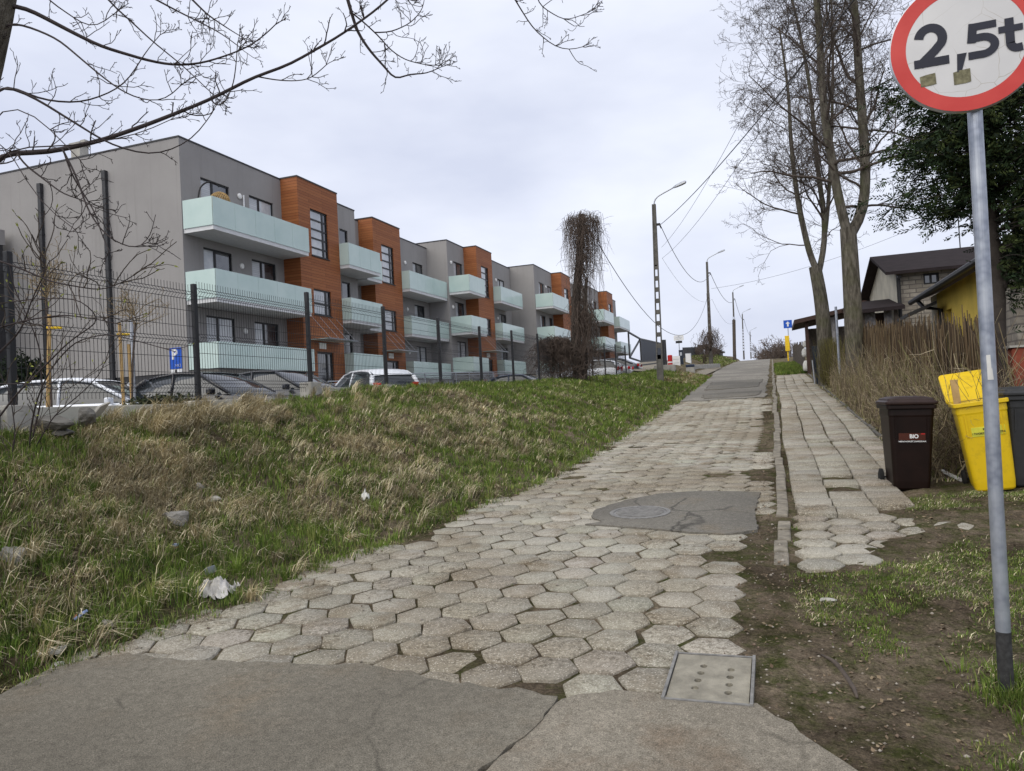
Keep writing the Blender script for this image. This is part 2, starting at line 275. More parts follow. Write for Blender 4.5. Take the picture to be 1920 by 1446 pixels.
def copy_tree(o, parent=None):
    c = o.copy(); COL.objects.link(c)
    if parent is not None: c.parent = parent
    for ch in [k for k in bpy.data.objects if k.parent == o]: copy_tree(ch, c)
    return c
def spline(pts, n):
    p = np.array(pts, float); t = np.concatenate([[0], np.cumsum(np.linalg.norm(np.diff(p, axis=0), axis=1))]); s = np.linspace(0, t[-1], n)
    q = np.stack([np.interp(s, t, p[:, i]) for i in range(3)], 1)
    for _ in range(2): q[1:-1] = .25*q[:-2]+.5*q[1:-1]+.25*q[2:]
    return q
def inpoly(x, y, poly):
    x = np.asarray(x, float); y = np.asarray(y, float); r = np.zeros(x.shape, bool); n = len(poly)
    for i in range(n):
        (x1, y1), (x2, y2) = poly[i], poly[(i+1) % n]
        c = ((y1 > y) != (y2 > y)) & (x < (x2-x1)*(y-y1)/((y2-y1) or 1e-9)+x1); r ^= c
    return r
def text(name, s, size, mat, parent, M, extr=.001, bold=0.0, align='CENTER'):
    cu = bpy.data.curves.new(name, 'FONT'); cu.body = s; cu.size = size; cu.extrude = extr; cu.offset = bold; cu.align_x = align; cu.align_y = 'CENTER'
    t = bpy.data.objects.new(name, cu); COL.objects.link(t); dg = bpy.context.evaluated_depsgraph_get(); me = bpy.data.meshes.new_from_object(t.evaluated_get(dg))
    bpy.data.objects.remove(t); me.transform(M); me.materials.clear(); return link_mesh(name, me, mat, parent)
# ================================================================ SETTING: ground, road, paving
def sheet(name, xs, ys, zf, mat, kind='structure'):
    X, Y = np.meshgrid(xs, ys); Zg = zf(X, Y); v = np.stack([X, Y, Zg], -1).reshape(-1, 3); nx = len(xs); i = np.arange(len(ys)-1)[:, None]*nx+np.arange(nx-1)[None, :]
    f = np.stack([i, i+1, i+nx+1, i+nx], -1).reshape(-1, 4); return tag(np_mesh(name, v, f, mat, smooth=True), kind=kind)
gx = np.concatenate([[-400, -150, -60, -30, -15, -10], np.arange(-8, 4.01, .1), [5, 7, 10, 15, 25, 50, 120, 400]])
gy = np.concatenate([[-60, -30, -10, -4], np.arange(0, 14, .1), np.arange(14, 40, .3), np.arange(40, 140, 2), [150, 180, 240, 400, 900]])
sheet('ground', gx, gy, ground_z, 'soil')
def lot_z(Y): return np.interp(Y, [-20, 10, 14, 36, 52, 80, 140], [.9, 1.1, 1.2, 1.7, 2.6, 3.6, 5.4])
sheet('parking_lot', np.array([-60, -20, -7.2]), np.array([-20, 10, 14, 36, 52, 58.]), lambda X, Y: np.maximum(lot_z(Y), 0)+0*X, 'lot')
# ---- hexagonal concrete pavers
near_patch = [(-6.5, 2.25), (-4.6, 2.45), (-3.98, 2.85), (-4.0, 3.22), (-3.74, 3.45), (-3.29, 3.43), (-2.75, 3.48), (-2.11, 3.55), (-1.58, 3.42), (-1.25, 3.40), (-1.02, 3.35), (-1.05, 3.12), (-1.12, 2.8), (-1.3, 2.2), (-1.8, .5), (-2.0, -4), (-9, -4)]
pale_patch = [(-1.02, 3.36), (-.78, 3.50), (-.55, 3.47), (-.16, 3.46), (-.02, 3.30), (.1, 3.12), (.22, 2.95), (.34, 2.6), (.5, 1.5), (.9, -4), (-2.0, -4), (-1.8, .5), (-1.3, 2.2), (-1.12, 2.8), (-1.05, 3.12)]
hole_patch = [(-1.76, 6.93), (-1.62, 7.05), (-1.78, 7.25), (-1.82, 7.6), (-1.6, 8.1), (-1.3, 8.45), (-.98, 8.58), (-.5, 8.56), (-.2, 8.5), (-.24, 7.6), (-.2, 6.75), (-.45, 6.58), (-.78, 6.66), (-1.2, 6.8)]
drain_box = [(-.58, 3.42), (-.15, 3.40), (-.15, 4.0), (-.58, 4.02)]
HS = .172
def hexes(cells, name, mat, zoff=0.0, tone=(.42, .402, .345)):
    V = []; Fc = []; Cc = []; b = 0
    for cx, cy, s in cells:
        r0 = rng.uniform(-.05, .05); n = 6; an = np.arange(6)*math.pi/3+r0; mj = 1+rng.uniform(-.05, .015, (6, 1)); cj = 1-rng.uniform(0, .06, (6, 1))
        k = s*(1.005+rng.uniform(-.05, .025, 6)); k[rng.integers(0, 6)] *= (.84 if rng.random() < .22 else 1); tl = rng.normal(0, .013, 2); dz = rng.normal(0, .004); c = np.array(tone)*rng.uniform(.82, 1.12)*(1+rng.normal(0, .01, 3))
        rings = []
        for sc, z in ((1.005, -.05), (.992, -.0035), (.968, .0), (.0, .0005)):
            m = 12
            if sc == 0: rings.append(np.array([[cx, cy, dz]])); continue
            pa = np.stack([np.cos(an), np.sin(an)], 1)*(k*sc)[:, None]; mid = (pa+np.roll(pa, -1, 0))/2*mj
            q = np.empty((12, 2)); q[0::2] = pa*cj; q[1::2] = mid
            rings.append(np.stack([cx+q[:, 0], cy+q[:, 1], z+dz+q@tl], 1))
        vs = np.concatenate(rings); vs[:, 2] += road_z(vs[:, 1])+zoff; V.append(vs); Cc.append(np.tile(c, (len(vs), 1)))
        for ri in range(2):
            for j in range(12): j2 = (j+1) % 12; Fc += [(b+ri*12+j, b+ri*12+j2, b+ri*12+12+j2), (b+ri*12+j, b+ri*12+12+j2, b+ri*12+12+j)]
        for j in range(12): Fc.append((b+24+j, b+24+(j+1) % 12, b+36))
        b += len(vs)
    return tag(np_mesh(name, np.concatenate(V), np.array(Fc), mat, col=np.concatenate(Cc)), kind='structure')
cells = []
for i in range(-20, 1):
    for j in range(0, 90):
        x = -.17+i*1.5*HS*1.03; y = 2.4+(j+(i % 2)*.5)*math.sqrt(3)*HS*1.03
        y -= .06*x; x += .05*math.sin(y*.5)
        if y > 24.6: continue
        if x < road_left(y)+.02+.12*math.sin(y*3)+rng.uniform(-.1, .12) or x > -.17-max(0, .13*math.sin(y*2.1)+.10*math.sin(y*5.3)): continue
        P_ = np.array([x]), np.array([y])
        ox = x+np.array([0, .15, -.15, 0, 0]); oy = y+np.array([0, 0, 0, .13, -.13])
        if (inpoly(ox, oy, near_patch) | inpoly(ox, oy, pale_patch)).all() or inpoly(*P_, drain_box)[0] or inpoly(ox, oy, hole_patch).all(): continue
        cells.append((x, y, HS))
hexes(cells, 'road', 'hex_paving')
pc = []
for i in range(0, 6):
    for j in range(0, 7):
        x = .24+i*1.5*HS*1.05; y = 5.75+(j+(i % 2)*.5)*math.sqrt(3)*HS*1.04
        if x > .3+(y-5.6)*.75 or y > 7.35: continue
        pc.append((x, y, HS*rng.uniform(.93, 1)))
hexes(pc, 'pavement_hexagons', 'hex_paving', .004, (.42, .40, .345))
def patch(name, poly, mat, z, jag=.02, skirt=.045, n=6):
    pts = []
    for (x0, y0), (x1, y1) in zip(poly, poly[1:]+poly[:1]):
        L = math.hypot(x1-x0, y1-y0); k = max(1, int(L/.07)) if max(abs(x0), abs(y0)) < 20 else max(3, int(L/.3))
        for q in range(k):
            t = q/k; j = jag if y0 > 2 and y1 > 2 and y0 < 20 else .07 if y0 > 20 else 0; pts.append((x0+(x1-x0)*t+random.uniform(-j, j), y0+(y1-y0)*t+random.uniform(-j, j)))
    n = len(pts); m = MB(); a = sum((pts[i][0]*pts[(i+1) % n][1]-pts[(i+1) % n][0]*pts[i][1]) for i in range(n))
    if a < 0: pts.reverse()
    m.add([(x, y, float(road_z(y))+z) for x, y in pts]+[(x, y, float(road_z(y))+z-skirt) for x, y in pts], [tuple(range(n))]+[(i, n+i, n+(i+1) % n, (i+1) % n) for i in range(n)])
    return tag(m.build(name, mat, fix=False), kind='structure')
gp = lambda x, y: (lambda d: (CC+d*(-EYE/(d[2]-.054*d[1])))[:2])(ray(x, y))
patch('asphalt_apron', near_patch, 'asphalt', .021); patch('asphalt_apron_pale', pale_patch, 'asphalt_pale', .0155, .012); patch('asphalt_patch', hole_patch, 'asphalt_patch', .017, .012)
ya = np.concatenate([np.arange(24.3, 40, .6), np.arange(40, 150, 2.5), [160, 190, 240]])
rag = np.concatenate([[0], rng.uniform(-.08, .08, len(ya)-1)])
va = []; NXA = 9
for k, y in enumerate(ya):
    xl, xr = road_left(y)+.06+rag[k], -.26+rag[k]*.8
    for q in range(NXA):
        x = xl+(xr-xl)*q/(NXA-1); yy = y+(0 if k else .22*math.sin(q*1.9)+.25*(q/(NXA-1))); va.append((x, yy, float(road_z(yy))+.012+.02*(vnoise(x*1.5, yy*.5)-.5)))
ia = np.arange(len(ya)-1)[:, None]*NXA+np.arange(NXA-1)[None, :]; fa = np.stack([ia, ia+1, ia+NXA+1, ia+NXA], -1).reshape(-1, 4)
tag(np_mesh('road_asphalt', va, fa, 'asphalt_far', smooth=True), kind='structure')
for nm, x0, y0, x1, y1 in (('asphalt_repair', -2.2, 25.1, -.5, 28.2), ('asphalt_repair', -2.6, 30.5, -.6, 38)):
    patch(nm, [(x0, y0), (x1-.4, y0+.1), (x1, y0+.6), (x1+.1, y1), (x0+.7, y1-.2), (x0-.2, y1-.9)], 'asphalt_patch', .03, .05)
# driveway to the gate on the left
dv = MB()
A = at(1266, 699, X=-5.2); 
dpl = [(-4.0, 50.5), (-4.0, 66), (-7.5, 66), (-16, 60), (-16, 51.5), (-7, 50.2)]
def dr_z(x, y): return float(np.interp(x, [-16, -9, -4], [float(lot_z(y))*.4+.6*float(fence_z(y)), float(fence_z(y)), float(road_z(y))+.02]))
dv = sheet('driveway', np.linspace(-22, -4.0, 12), np.linspace(48.5, 64.5, 9), lambda X, Y: np.vectorize(dr_z)(X, Y)+.05, 'asphalt_pale')
# kerb, pavement slabs
m = MB(); y = 5.75; 
while y < 95:
    L = random.uniform(.55, .95) if y < 40 else 2.5
    if y < 7.6: L = random.uniform(.22, .4)
    if not (y < 7.5 and random.random() < .12):
        dx = random.uniform(-.018, .018)+.012*math.sin(y*.9); dz = random.uniform(-.012, .012); tw = random.uniform(-.012, .012)
        z0 = float(road_z(y)); z1 = float(road_z(y+L-.015)); h = .022 if y > 8 else .010
        m.add([(-.055+dx, y, z0-.1), (.055+dx, y, z0-.1), (.055+dx+tw, y+L-.015, z1-.1), (-.055+dx+tw, y+L-.015, z1-.1),
               (-.05+dx, y, z0+h+dz), (.055+dx, y, z0+h+dz), (.055+dx+tw, y+L-.015, z1+h+dz), (-.05+dx+tw, y+L-.015, z1+h+dz)], [(0, 3, 2, 1), (4, 5, 6, 7), (0, 1, 5, 4), (1, 2, 6, 5), (2, 3, 7, 6), (3, 0, 4, 7)])
    y += L
tag(m.build('kerb', 'kerb_stone', bevel=.014, seg=2), kind='structure')
V = []; Fc = []; Cc = []; b = 0
for r in range(96):
    y = 7.35+r*.355
    for c in range(4):
        x = .125+c*.355+.03*math.sin(y*.35+c*.4)+.012*math.sin(y*1.3)
        if (c == 3 and (y < 9.2 or rng.random() < .05)) or (c == 2 and y < 7.6): continue
        if rng.random() < .015: continue
        w = rng.uniform(.330, .345); tl = rng.normal(0, .011, 2); dz = rng.normal(0, .005)+.030; cc = np.array((.40, .38, .33))*rng.uniform(.80, 1.12)*(1+rng.normal(0, .012, 3)); an = rng.normal(0, .015)
        for e, z in ((0, -.06), (.001, -.006), (.008, 0)):
            for px_, py_ in ((e, e), (w-e, e), (w-e, w-e), (e, w-e)):
                qx, qy = px_-w/2+rng.normal(0, .0015), py_-w/2; qx, qy = qx-an*qy, qy+an*qx
                V.append((x+w/2+qx, y+w/2+qy, float(road_z(y+w/2+qy))+z+dz+tl[0]*qx+tl[1]*qy)); Cc.append(cc)
        for k in (0, 4):
            for j in range(4): j2 = (j+1) % 4; Fc.append((b+k+j, b+k+j2, b+k+4+j2, b+k+4+j))
        Fc.append((b+8, b+9, b+10, b+11)); b += 12
tag(np_mesh('pavement', V, np.array(Fc), 'slab_paving', col=np.array(Cc)), kind='structure')
m = MB(); y = 10.2 # thin edging stones at the garden side of the pavement
while y < 41:
    x = float(np.interp(y, [8.9, 11.4, 16, 22, 31, 41], [1.42, 1.56, 1.56, 1.58, 1.66, 1.7]))+random.uniform(-.02, .02); z = float(road_z(y)); z2 = float(road_z(y+.9))
    m.bar((x, y, z+.0), (x+random.uniform(-.02, .02), y+.9, z2+.0), .05, .11); y += .93
tag(m.build('edging', 'concrete_dark', bevel=.01), kind='structure')
# ---- manhole and drain
zc = float(road_z(7.45))
t = thing('manhole_cover', 'round cast iron manhole cover set in the grey asphalt patch', 'manhole cover', (-1.33, 7.45, zc))
sl_ = .054
def tilt(mb):
    mb.v = [(x, y, z+sl_*(y-7.45)) for x, y, z in mb.v]; return mb
tilt(MB().lathe([(.30, -.02), (.30, .024), (.262, .024), (.262, .012)], (-1.33, 7.45, zc), 40)).build('rim', 'worn_steel', t)
m = MB().lathe([(.258, -.02), (.258, .02)], (-1.33, 7.45, zc), 36)
for k in range(-6, 7):
    hw = math.sqrt(max(0, .235**2-(k*.036)**2)); m.box(-1.33-hw, 7.45+k*.036-.009, zc+.02, -1.33+hw, 7.45+k*.036+.009, zc+.027)
tilt(m).build('lid', 'worn_steel', t)
zc = float(road_z(3.7)); t = thing('drain_cover', 'square concrete drain slab with eight round holes and a steel edge frame', 'drain cover', (-.37, 3.7, zc))
def dfn(u, v, w): return (-.365+u*.84, 3.7+v, zc+.016+w+sl_*v)
m = MB(); cs = []
hole = [(-.075+.015*j/2, -.13+.085*j) for j in range(4)]+[(.105, -.155+.085*j) for j in range(4)]
# the slab: a plate with eight octagonal wells
us = sorted({-.215, .215, *[h[0]-.026 for h in hole], *[h[0]+.026 for h in hole]}); vv = sorted({-.255, .255, *[h[1]-.026 for h in hole], *[h[1]+.026 for h in hole]})
for a, b_ in zip(us, us[1:]):
    for c, d in zip(vv, vv[1:]):
        if not any(abs((a+b_)/2-h[0]) < .026 and abs((c+d)/2-h[1]) < .026 for h in hole): m.quad(dfn(a, c, 0), dfn(b_, c, 0), dfn(b_, d, 0), dfn(a, d, 0))
for hi, (hx, hy) in enumerate(hole):
    n = 16; ring = [(hx+.021*math.cos(q*math.pi/8), hy+.021*math.sin(q*math.pi/8)) for q in range(n)]
    sq = []
    for q in range(n):
        cx_, sy_ = math.cos(q*math.pi/8), math.sin(q*math.pi/8); k = .026/max(abs(cx_), abs(sy_)); sq.append((hx+cx_*k, hy+sy_*k))
    dp = -.012 if hi in (0, 7) else -.16
    for q in range(n):
        q2 = (q+1) % n; m.quad(dfn(*sq[q], 0), dfn(*sq[q2], 0), dfn(*ring[q2], -.001), dfn(*ring[q], -.001)); m.quad(dfn(*ring[q], -.001), dfn(*ring[q2], -.001), dfn(*ring[q2], dp), dfn(*ring[q], dp))
    if dp > -.1: m.add([dfn(u, v, dp) for u, v in ring], [tuple(range(n))])
m.build('slab', 'drain_slab', t)
m = MB()
for a, b_ in (((-.236, -.275), (-.222, .275)), ((.222, -.275), (.236, .275))): m.obox(dfn((a[0]+b_[0])/2, 0, -.02), (.007, 0, 0), (0, .275, sl_*.275), (0, 0, .03))
m.obox(dfn(0, -.266, -.024), (.186, 0, 0), (0, .008, 0), (0, 0, .028)); m.obox(dfn(0, .266, -.024), (.186, 0, 0), (0, .008, 0), (0, 0, .028))
m.build('frame', 'worn_steel', t)
# ================================================================ APARTMENT BLOCKS
def win(parent, X, y0, y1, z0, z1, split=(.5,), bars=(), pane='pane', panes=None):
    """framed window facing +X in an opening whose reveal is .16 deep; panes are a sub-part"""
    m = MB(); xf, xb = X-.06, X-.13; w = .07
    for a, b, c, d in ((y0, y1, z0, z0+w), (y0, y1, z1-w, z1), (y0, y0+w, z0+w, z1-w), (y1-w, y1, z0+w, z1-w)): m.box(xb, a, c, xf, b, d)
    for s in split: ys = y0+(y1-y0)*s; m.box(xb, ys-.06, z0+w, xf-.004, ys+.06, z1-w)
    for s in bars: zs = z0+(z1-z0)*s; m.box(xb, y0+w, zs-.04, xf-.008, y1-w, zs+.04)
    m.box(X-.02, y0-.03, z0-.045, X+.05, y1+.03, z0-.005)
    f = m.build('window', 'frame', parent)
    segs = [0, *split, 1]
    for i in range(len(segs)-1):
        a, b = y0+(y1-y0)*segs[i], y0+(y1-y0)*segs[i+1]; k = (panes[i % len(panes)] if panes else pane)
        g = MB().quad((X-.10, a+.03, z0+.03), (X-.10, b-.03, z0+.03), (X-.10, b-.03, z1-.03), (X-.10, a+.03, z1-.03)).build('pane', k, None)
        g.parent = f; g.data.transform(Matrix.Translation(-Vector(parent.location)))
    return f
def balcony(parent, xw, xb, y0, y1, ztop, ground=False, lip=True):
    zb = ztop-1.06
    if not ground:
        m = MB().box(xw, y0+.03, zb-.30, xb-.03, y1-.03, zb-.10); s = m.build('balcony', 'slab', parent)
    else: s = MB().box(xw, y0+.03, zb-.55, xb-.05, y1-.03, zb-.04).build('balcony', 'concrete_dark', parent)
    m = MB(); n = max(1, round((y1-y0)/1.25)); zlo = zb-.12 if not ground else zb-.02
    for i in range(n):
        a = y0+(y1-y0)*i/n; b = y0+(y1-y0)*(i+1)/n; m.box(xb-.012, a+.006, zlo, xb, b-.006, ztop)
    m.box(xw+.02, y0-.012, zlo, xb-.02, y0, ztop); m.box(xw+.02, y1, zlo, xb-.02, y1+.012, ztop)
    g = m.build('glass_panel', 'glass_panel', None); g.parent = s; g.data.transform(Matrix.Translation(-Vector(parent.location)))
    return s
def wall_lamp(parent, X, y, z):
    MB().lathe([(.0, 0), (.13, .01), (.13, .06), (.09, .09), (.0, .1)], (X, y, z), 14, 'x').build('wall_lamp', 'lamp_white', parent, smooth=False)
def block(label, W, T, Bx, y0, y1, dz, towers, windows, balconies, lamps, side_to=-48, base=1.0, roof=13.35, group='stepped apartment blocks'):
    """one stepped block: wall sheet at X=W, wood towers standing out to X=T, balconies out to X=Bx"""
    o = thing('apartment_block', label, 'apartment building', (W, y0, base), group=group); R = roof+dz
    F = [(9.75, 12.0), (6.72, 8.97), (3.75, 6.02)]
    holes = [(a, b, f[0]+dz, f[1]+dz) for a, b in windows for f in F]
    fn = lambda u, v, w: (W-w, u, v)
    m = MB()
    edges = [y0]+[t for tw in towers for t in tw[:2]]+[y1]
    for i in range(0, len(edges), 2):
        a, b = edges[i], edges[i+1]; m.wall(fn, a, b, 3.55+dz, R, [h for h in holes if a <= h[0] and h[1] <= b], .16)
    m.quad((W, y0, 3.55+dz), (side_to, y0, 3.55+dz), (side_to, y0, R), (W, y0, R)); m.quad((W, y1, 3.55+dz), (side_to, y1, 3.55+dz), (side_to, y1, R), (W, y1, R))
    m.quad((W, y0, R-.01), (side_to, y0, R-.01), (side_to, y1, R-.01), (W, y1, R-.01)); m.quad((side_to, y0, base), (side_to, y1, base), (side_to, y1, R), (side_to, y0, R))
    m.build('wall', 'stucco', o, fix=False)
    m = MB()
    for i in range(0, len(edges), 2): m.box(W-.3, edges[i]+.04, base, W-.03, edges[i+1]-.02, 3.545+dz)
    m.box(side_to, y0+.03, base, W-.31, y0+.3, 3.545+dz); m.build('plinth', 'dark_stone', o)
    m = MB()
    for i in range(0, len(edges), 2): m.box(W-.25, edges[i]-(.025 if i == 0 else -.0), R+.002, W+.025, edges[i+1]+(.0 if i < len(edges)-2 else .025), R+.07)
    m.box(side_to, y0-.025, R+.004, W-.26, y0+.22, R+.072); m.box(side_to, y1-.22, R+.004, W-.26, y1+.025, R+.072); m.build('roof_edge', 'trim', o)
    for t0, t1, tz, doorlamp in towers:
        tw = t1-t0; c = (t0+t1)/2; zt = R+tz
        hs = [(c-.78, c+.78, 9.62+dz, 12.02+dz), (c-.78, c+.78, 6.6+dz, 7.92+dz)]; dh = (c-.72, c+.78, 2.45+dz, 4.70+dz)
        fT = lambda u, v, w: (T-w, u, v)
        m = MB().wall(fT, t0, t1, 2.4+dz, zt, hs+[dh], .2)
        for yy in (t0, t1): m.quad((T, yy, 2.4+dz), (W-.35, yy, 2.4+dz), (W-.35, yy, zt), (T, yy, zt))
        m.quad((T, t0, zt-.01), (W-.35, t0, zt-.01), (W-.35, t1, zt-.01), (T, t1, zt-.01)); m.quad((W-.35, t0, R-.3), (W-.35, t1, R-.3), (W-.35, t1, zt), (W-.35, t0, zt))
        wd = m.build('wood_cladding', 'wood_cladding', o, fix=False)
        MB().box(W-.36, t0-.025, zt, T+.025, t1+.025, zt+.07).build('tower_edge', 'trim', o)
        MB().box(W-.34, t0+.02, base, T-.25, t1-.02, 2.39+dz).build('tower_base', 'dark_stone', o)
        win(o, T, *hs[0], split=(.74,), bars=(.185, .39, .585, .79), panes=['pane_painted_sky', 'pane']); win(o, T, *hs[1], split=(.74,), bars=(.44,), panes=['pane_painted_sky', 'pane'])
        m = MB()
        for a, b, cc, d in ((dh[0], dh[1], dh[3]-.09, dh[3]), (dh[0], dh[0]+.09, dh[2], dh[3]-.09), (dh[1]-.09, dh[1], dh[2], dh[3]-.09)): m.box(T-.17, a, cc, T-.08, b, d)
        m.box(T-.16, c+.25, dh[2], T-.09, c+.36, dh[3]-.09); m.box(T-.16, dh[0]+.09, dh[2], T-.092, c+.25, dh[2]+.12); d_ = m.build('door', 'frame', o)
        g = MB().quad((T-.13, dh[0]+.05, dh[2]+.05), (T-.13, dh[1]-.05, dh[2]+.05), (T-.13, dh[1]-.05, dh[3]-.05), (T-.13, dh[0]+.05, dh[3]-.05)).build('door_glass', 'pane', None); g.parent = d_; g.data.transform(Matrix.Translation(-Vector(o.location)))
        # glass canopy on four tie rods
        ca = MB().box(T+.01, c-1.35, 5.25+dz, T+1.15, c+1.35, 5.28+dz).build('entrance_canopy', 'glass_panel', o)
        m = MB()
        for k in range(4): yy = c-1.15+k*.77; m.tube([(T+.01, yy, 6.5+dz), (T+1.1, yy, 5.29+dz)], .011, 6)
        m.bar((T+1.15, c-1.36, 5.265+dz), (T+1.15, c+1.36, 5.265+dz), .05); rd = m.build('tie_rod', 'steel', None); rd.parent = ca; rd.data.transform(Matrix.Translation(-Vector(o.location)))
        MB().box(T+.005, c-.55, 4.85+dz, T+.06, c+.05, 5.16+dz).build('door_light', 'lamp_white', o)
    for i, (a, b) in enumerate(windows):
        for j, f in enumerate(F):
            win(o, W, a, b, f[0]+dz, f[1]+dz, split=(.42,) if b-a > 1.2 else (), panes=[['pane_blind', 'pane'], ['pane_blind', 'pane_painted_sky', 'pane'], ['pane_painted_sky', 'pane']][(i+j*2) % 3] if b-a > 1.2 else ['pane'])
    for yb0, yb1, xo in balconies:
        for k, zt in enumerate((10.68, 7.70, 4.71)): balcony(o, W+.01, xo, yb0, yb1, zt+dz, k == 2)
    for y, z in lamps: wall_lamp(o, W, y, z+dz)
    return o
o1 = block('nearest grey apartment block with a long blank side wall and two wood clad stair towers', -22.75, -21.77, -21.2, 24.68, 38.45, 0,
      [(31.45, 35.05, .03, 1)], [(25.85, 27.65), (29.0, 30.8), (36.75, 37.6)], [(24.72, 31.42, -21.2), (35.08, 38.5, -21.2)], [(28.3, 11.75), (28.25, 8.5), (28.3, 5.5)])
# recessed second half of the nearest block, joined to it
def extend(o, *a): pass
o1b = block('recessed grey apartment block with one wood clad stair tower behind the white hatchback', -23.65, -22.65, -22.1, 38.47, 49.95, -.08,
      [(40.35, 43.9, .1, 1)], [(47.6, 49.2)], [(38.52, 40.32, -22.1), (43.95, 49.9, -22.1)], [(46.4, 11.75), (46.4, 8.5), (46.4, 5.5)])
o2 = block('middle grey apartment block projecting forward with a single wood clad tower', -22.0, -20.95, -20.35, 49.97, 63.8, .36,
      [(53.1, 56.45, -.0, 1)], [(51.05, 52.75), (60.5, 62.2)], [(50.0, 53.08, -20.35), (56.6, 62.1, -20.35)], [(50.55, 11.8), (50.55, 8.5), (60.0, 11.8), (60.0, 8.5)])
o3 = block('grey apartment block behind the vine covered pole', -19.75, -18.75, -18.1, 63.9, 79.0, .5,
      [(69.5, 72.9, 0, 1)], [(65.3, 66.9), (68.0, 69.3), (76.5, 78.0)], [(63.95, 69.45, -18.1), (73.0, 78.0, -18.1)], [(67.4, 11.8)])
o4 = block('farthest grey apartment block next to the dark sliding gate', -18.5, -17.5, -16.8, 79.05, 94.5, .45,
      [(84.4, 87.7, -.05, 1)], [(81.8, 83.4), (90, 91.6)], [(79.1, 84.35, -16.8), (87.9, 94.4, -16.8)], [(81.2, 11.8)])
# drainpipes and chimney on the near block
for X in (-30.55, -26.75):
    m = MB().box(X-.09, 24.52, 2.9, X+.09, 24.66, 12.5); m.box(X-.105, 24.5, 12.1, X+.105, 24.665, 12.52)
    for z in (4.2, 6.2, 8.2, 10.2): m.box(X-.11, 24.505, z, X+.11, 24.67, z+.05)
    m.build('drainpipe', 'trim', o1)
cx = at(148, 285, Y=27); cz_ = at(148, 274, Y=27)[2]; m = MB().box(cx[0]-.28, 26.8, 13.3, cx[0]+.28, 27.3, cz_); m.box(cx[0]-.34, 26.74, cz_, cx[0]+.34, 27.36, cz_+.1); m.box(cx[0]+.2, 26.9, cz_+.1, cx[0]+.5, 27.2, cz_+.22); m.build('chimney', 'concrete', o1)
# white pipe and hanging chair on the top balcony
m = MB().tube([(-22.70, 28.55, 11.85), (-22.70, 28.55, 10.0)], .045, 8); m.build('flue_pipe', 'white_paint', o1)
t = thing('hanging_chair', 'rattan hanging egg chair on a dark arched stand on the top corner balcony', 'chair', (-22.0, 25.5, 9.62))
pts = [(-22.0+.02*0, 25.45-.62+.0, 9.65)]
arc = [(-22.2, 25.15+.0, 9.64), (-22.2, 25.0, 10.6), (-22.15, 25.12, 11.3), (-22.05, 25.5, 11.62), (-21.95, 25.95, 11.62), (-21.95, 26.05, 11.5)]
MB().tube(spline(arc, 18), .035, 8).build('stand', 'black_plastic', t, smooth=True)
m = MB()
for k in range(16):
    a = math.pi*k/15; r = .45; ring = [(-21.95+r*math.cos(a)*.9, 26.05+r*math.sin(q)*math.sin(a)*1.0, 10.75+.5*math.cos(q)*(1 if True else 1)*(.35+.65*math.sin(a))) for q in np.linspace(-2.2, 2.2, 14)]
    m.tube(ring, .022, 5)
for q in np.linspace(-2.0, 2.0, 8): m.tube([(-21.95+.41*math.cos(a), 26.05+.45*math.sin(q)*math.sin(a), 10.75+.5*math.cos(q)*(.35+.65*math.sin(a))) for a in np.linspace(.05, 3.09, 12)], .022, 5)
m.build('basket', 'stake', t)
# dark wing at the far left
t = thing('apartment_block', 'dark clad apartment wing with a frosted balcony at the far left edge', 'apartment building', (-36, 22, 1))
p = at(9, 560, Y=24.2)
MB().box(-46, 22.0, 1.0, p[0], 24.2, 9.9).build('wall', 'dark_stone', t)
MB().box(-46, 21.97, 9.9, p[0]+.02, 24.3, 10.6).build('upper_wall', 'stucco', t); b_ = MB().box(-46, 21.4, 7.7, p[0]-.5, 21.42, 8.9).build('balcony', 'glass_panel', t)
# ================================================================ handrails and walkway in front of the blocks
wy = np.array([24.7, 33, 49, 64, 79, 95]); sheet('walkway', np.array([-23, -17.0]), wy, lambda X, Y: np.interp(Y, [24, 33, 49, 95], [2.1, 2.4, 2.85, 4.2])+0*X, 'concrete')
MB_w = MB(); 
for a, b in zip(wy, wy[1:]): pass
def rail(label, pts, group, step=.13):
    t = thing('handrail', label, 'railing', pts[0], group=group)
    m = MB(); mb = MB(); mp_ = MB()
    for p, q in zip(pts, pts[1:]):
        p = np.array(p); q = np.array(q); L = np.linalg.norm(q-p)
        for h in (0, -.12, -.85): m.tube([p+(0, 0, h), q+(0, 0, h)], .028 if h == 0 else .02, 6)
        for k in range(int(L/step)): r = p+(q-p)*k*step/L; mb.tube([r+(0, 0, -.12), r+(0, 0, -.85)], .010, 4, False)
        for k in range(int(L/2)+1): r = p+(q-p)*min(1, k*2/L); MB().tube([r, r+(0, 0, -1.0)], .026, 6).build('post', 'steel', t)
    m.build('rail', 'steel', t); mb.build('balusters', 'steel', t); return t
rail('short steel handrail before the first wooden entrance', [(-18.6, 28.5, 2.95), (-18.6, 35.2, 3.1)], 'steel handrails along the walkway', 3)
rail('long steel railing with thin balusters below the ground floor balconies', [(-17, 33, 3.28), (-17, 49, 3.72)], 'steel handrails along the walkway')
rail('farther steel railing beside the parked cars near the vine covered pole', [(-15.5, 49.6, 3.75), (-13.5, 62, 4.1)], 'steel handrails along the walkway')
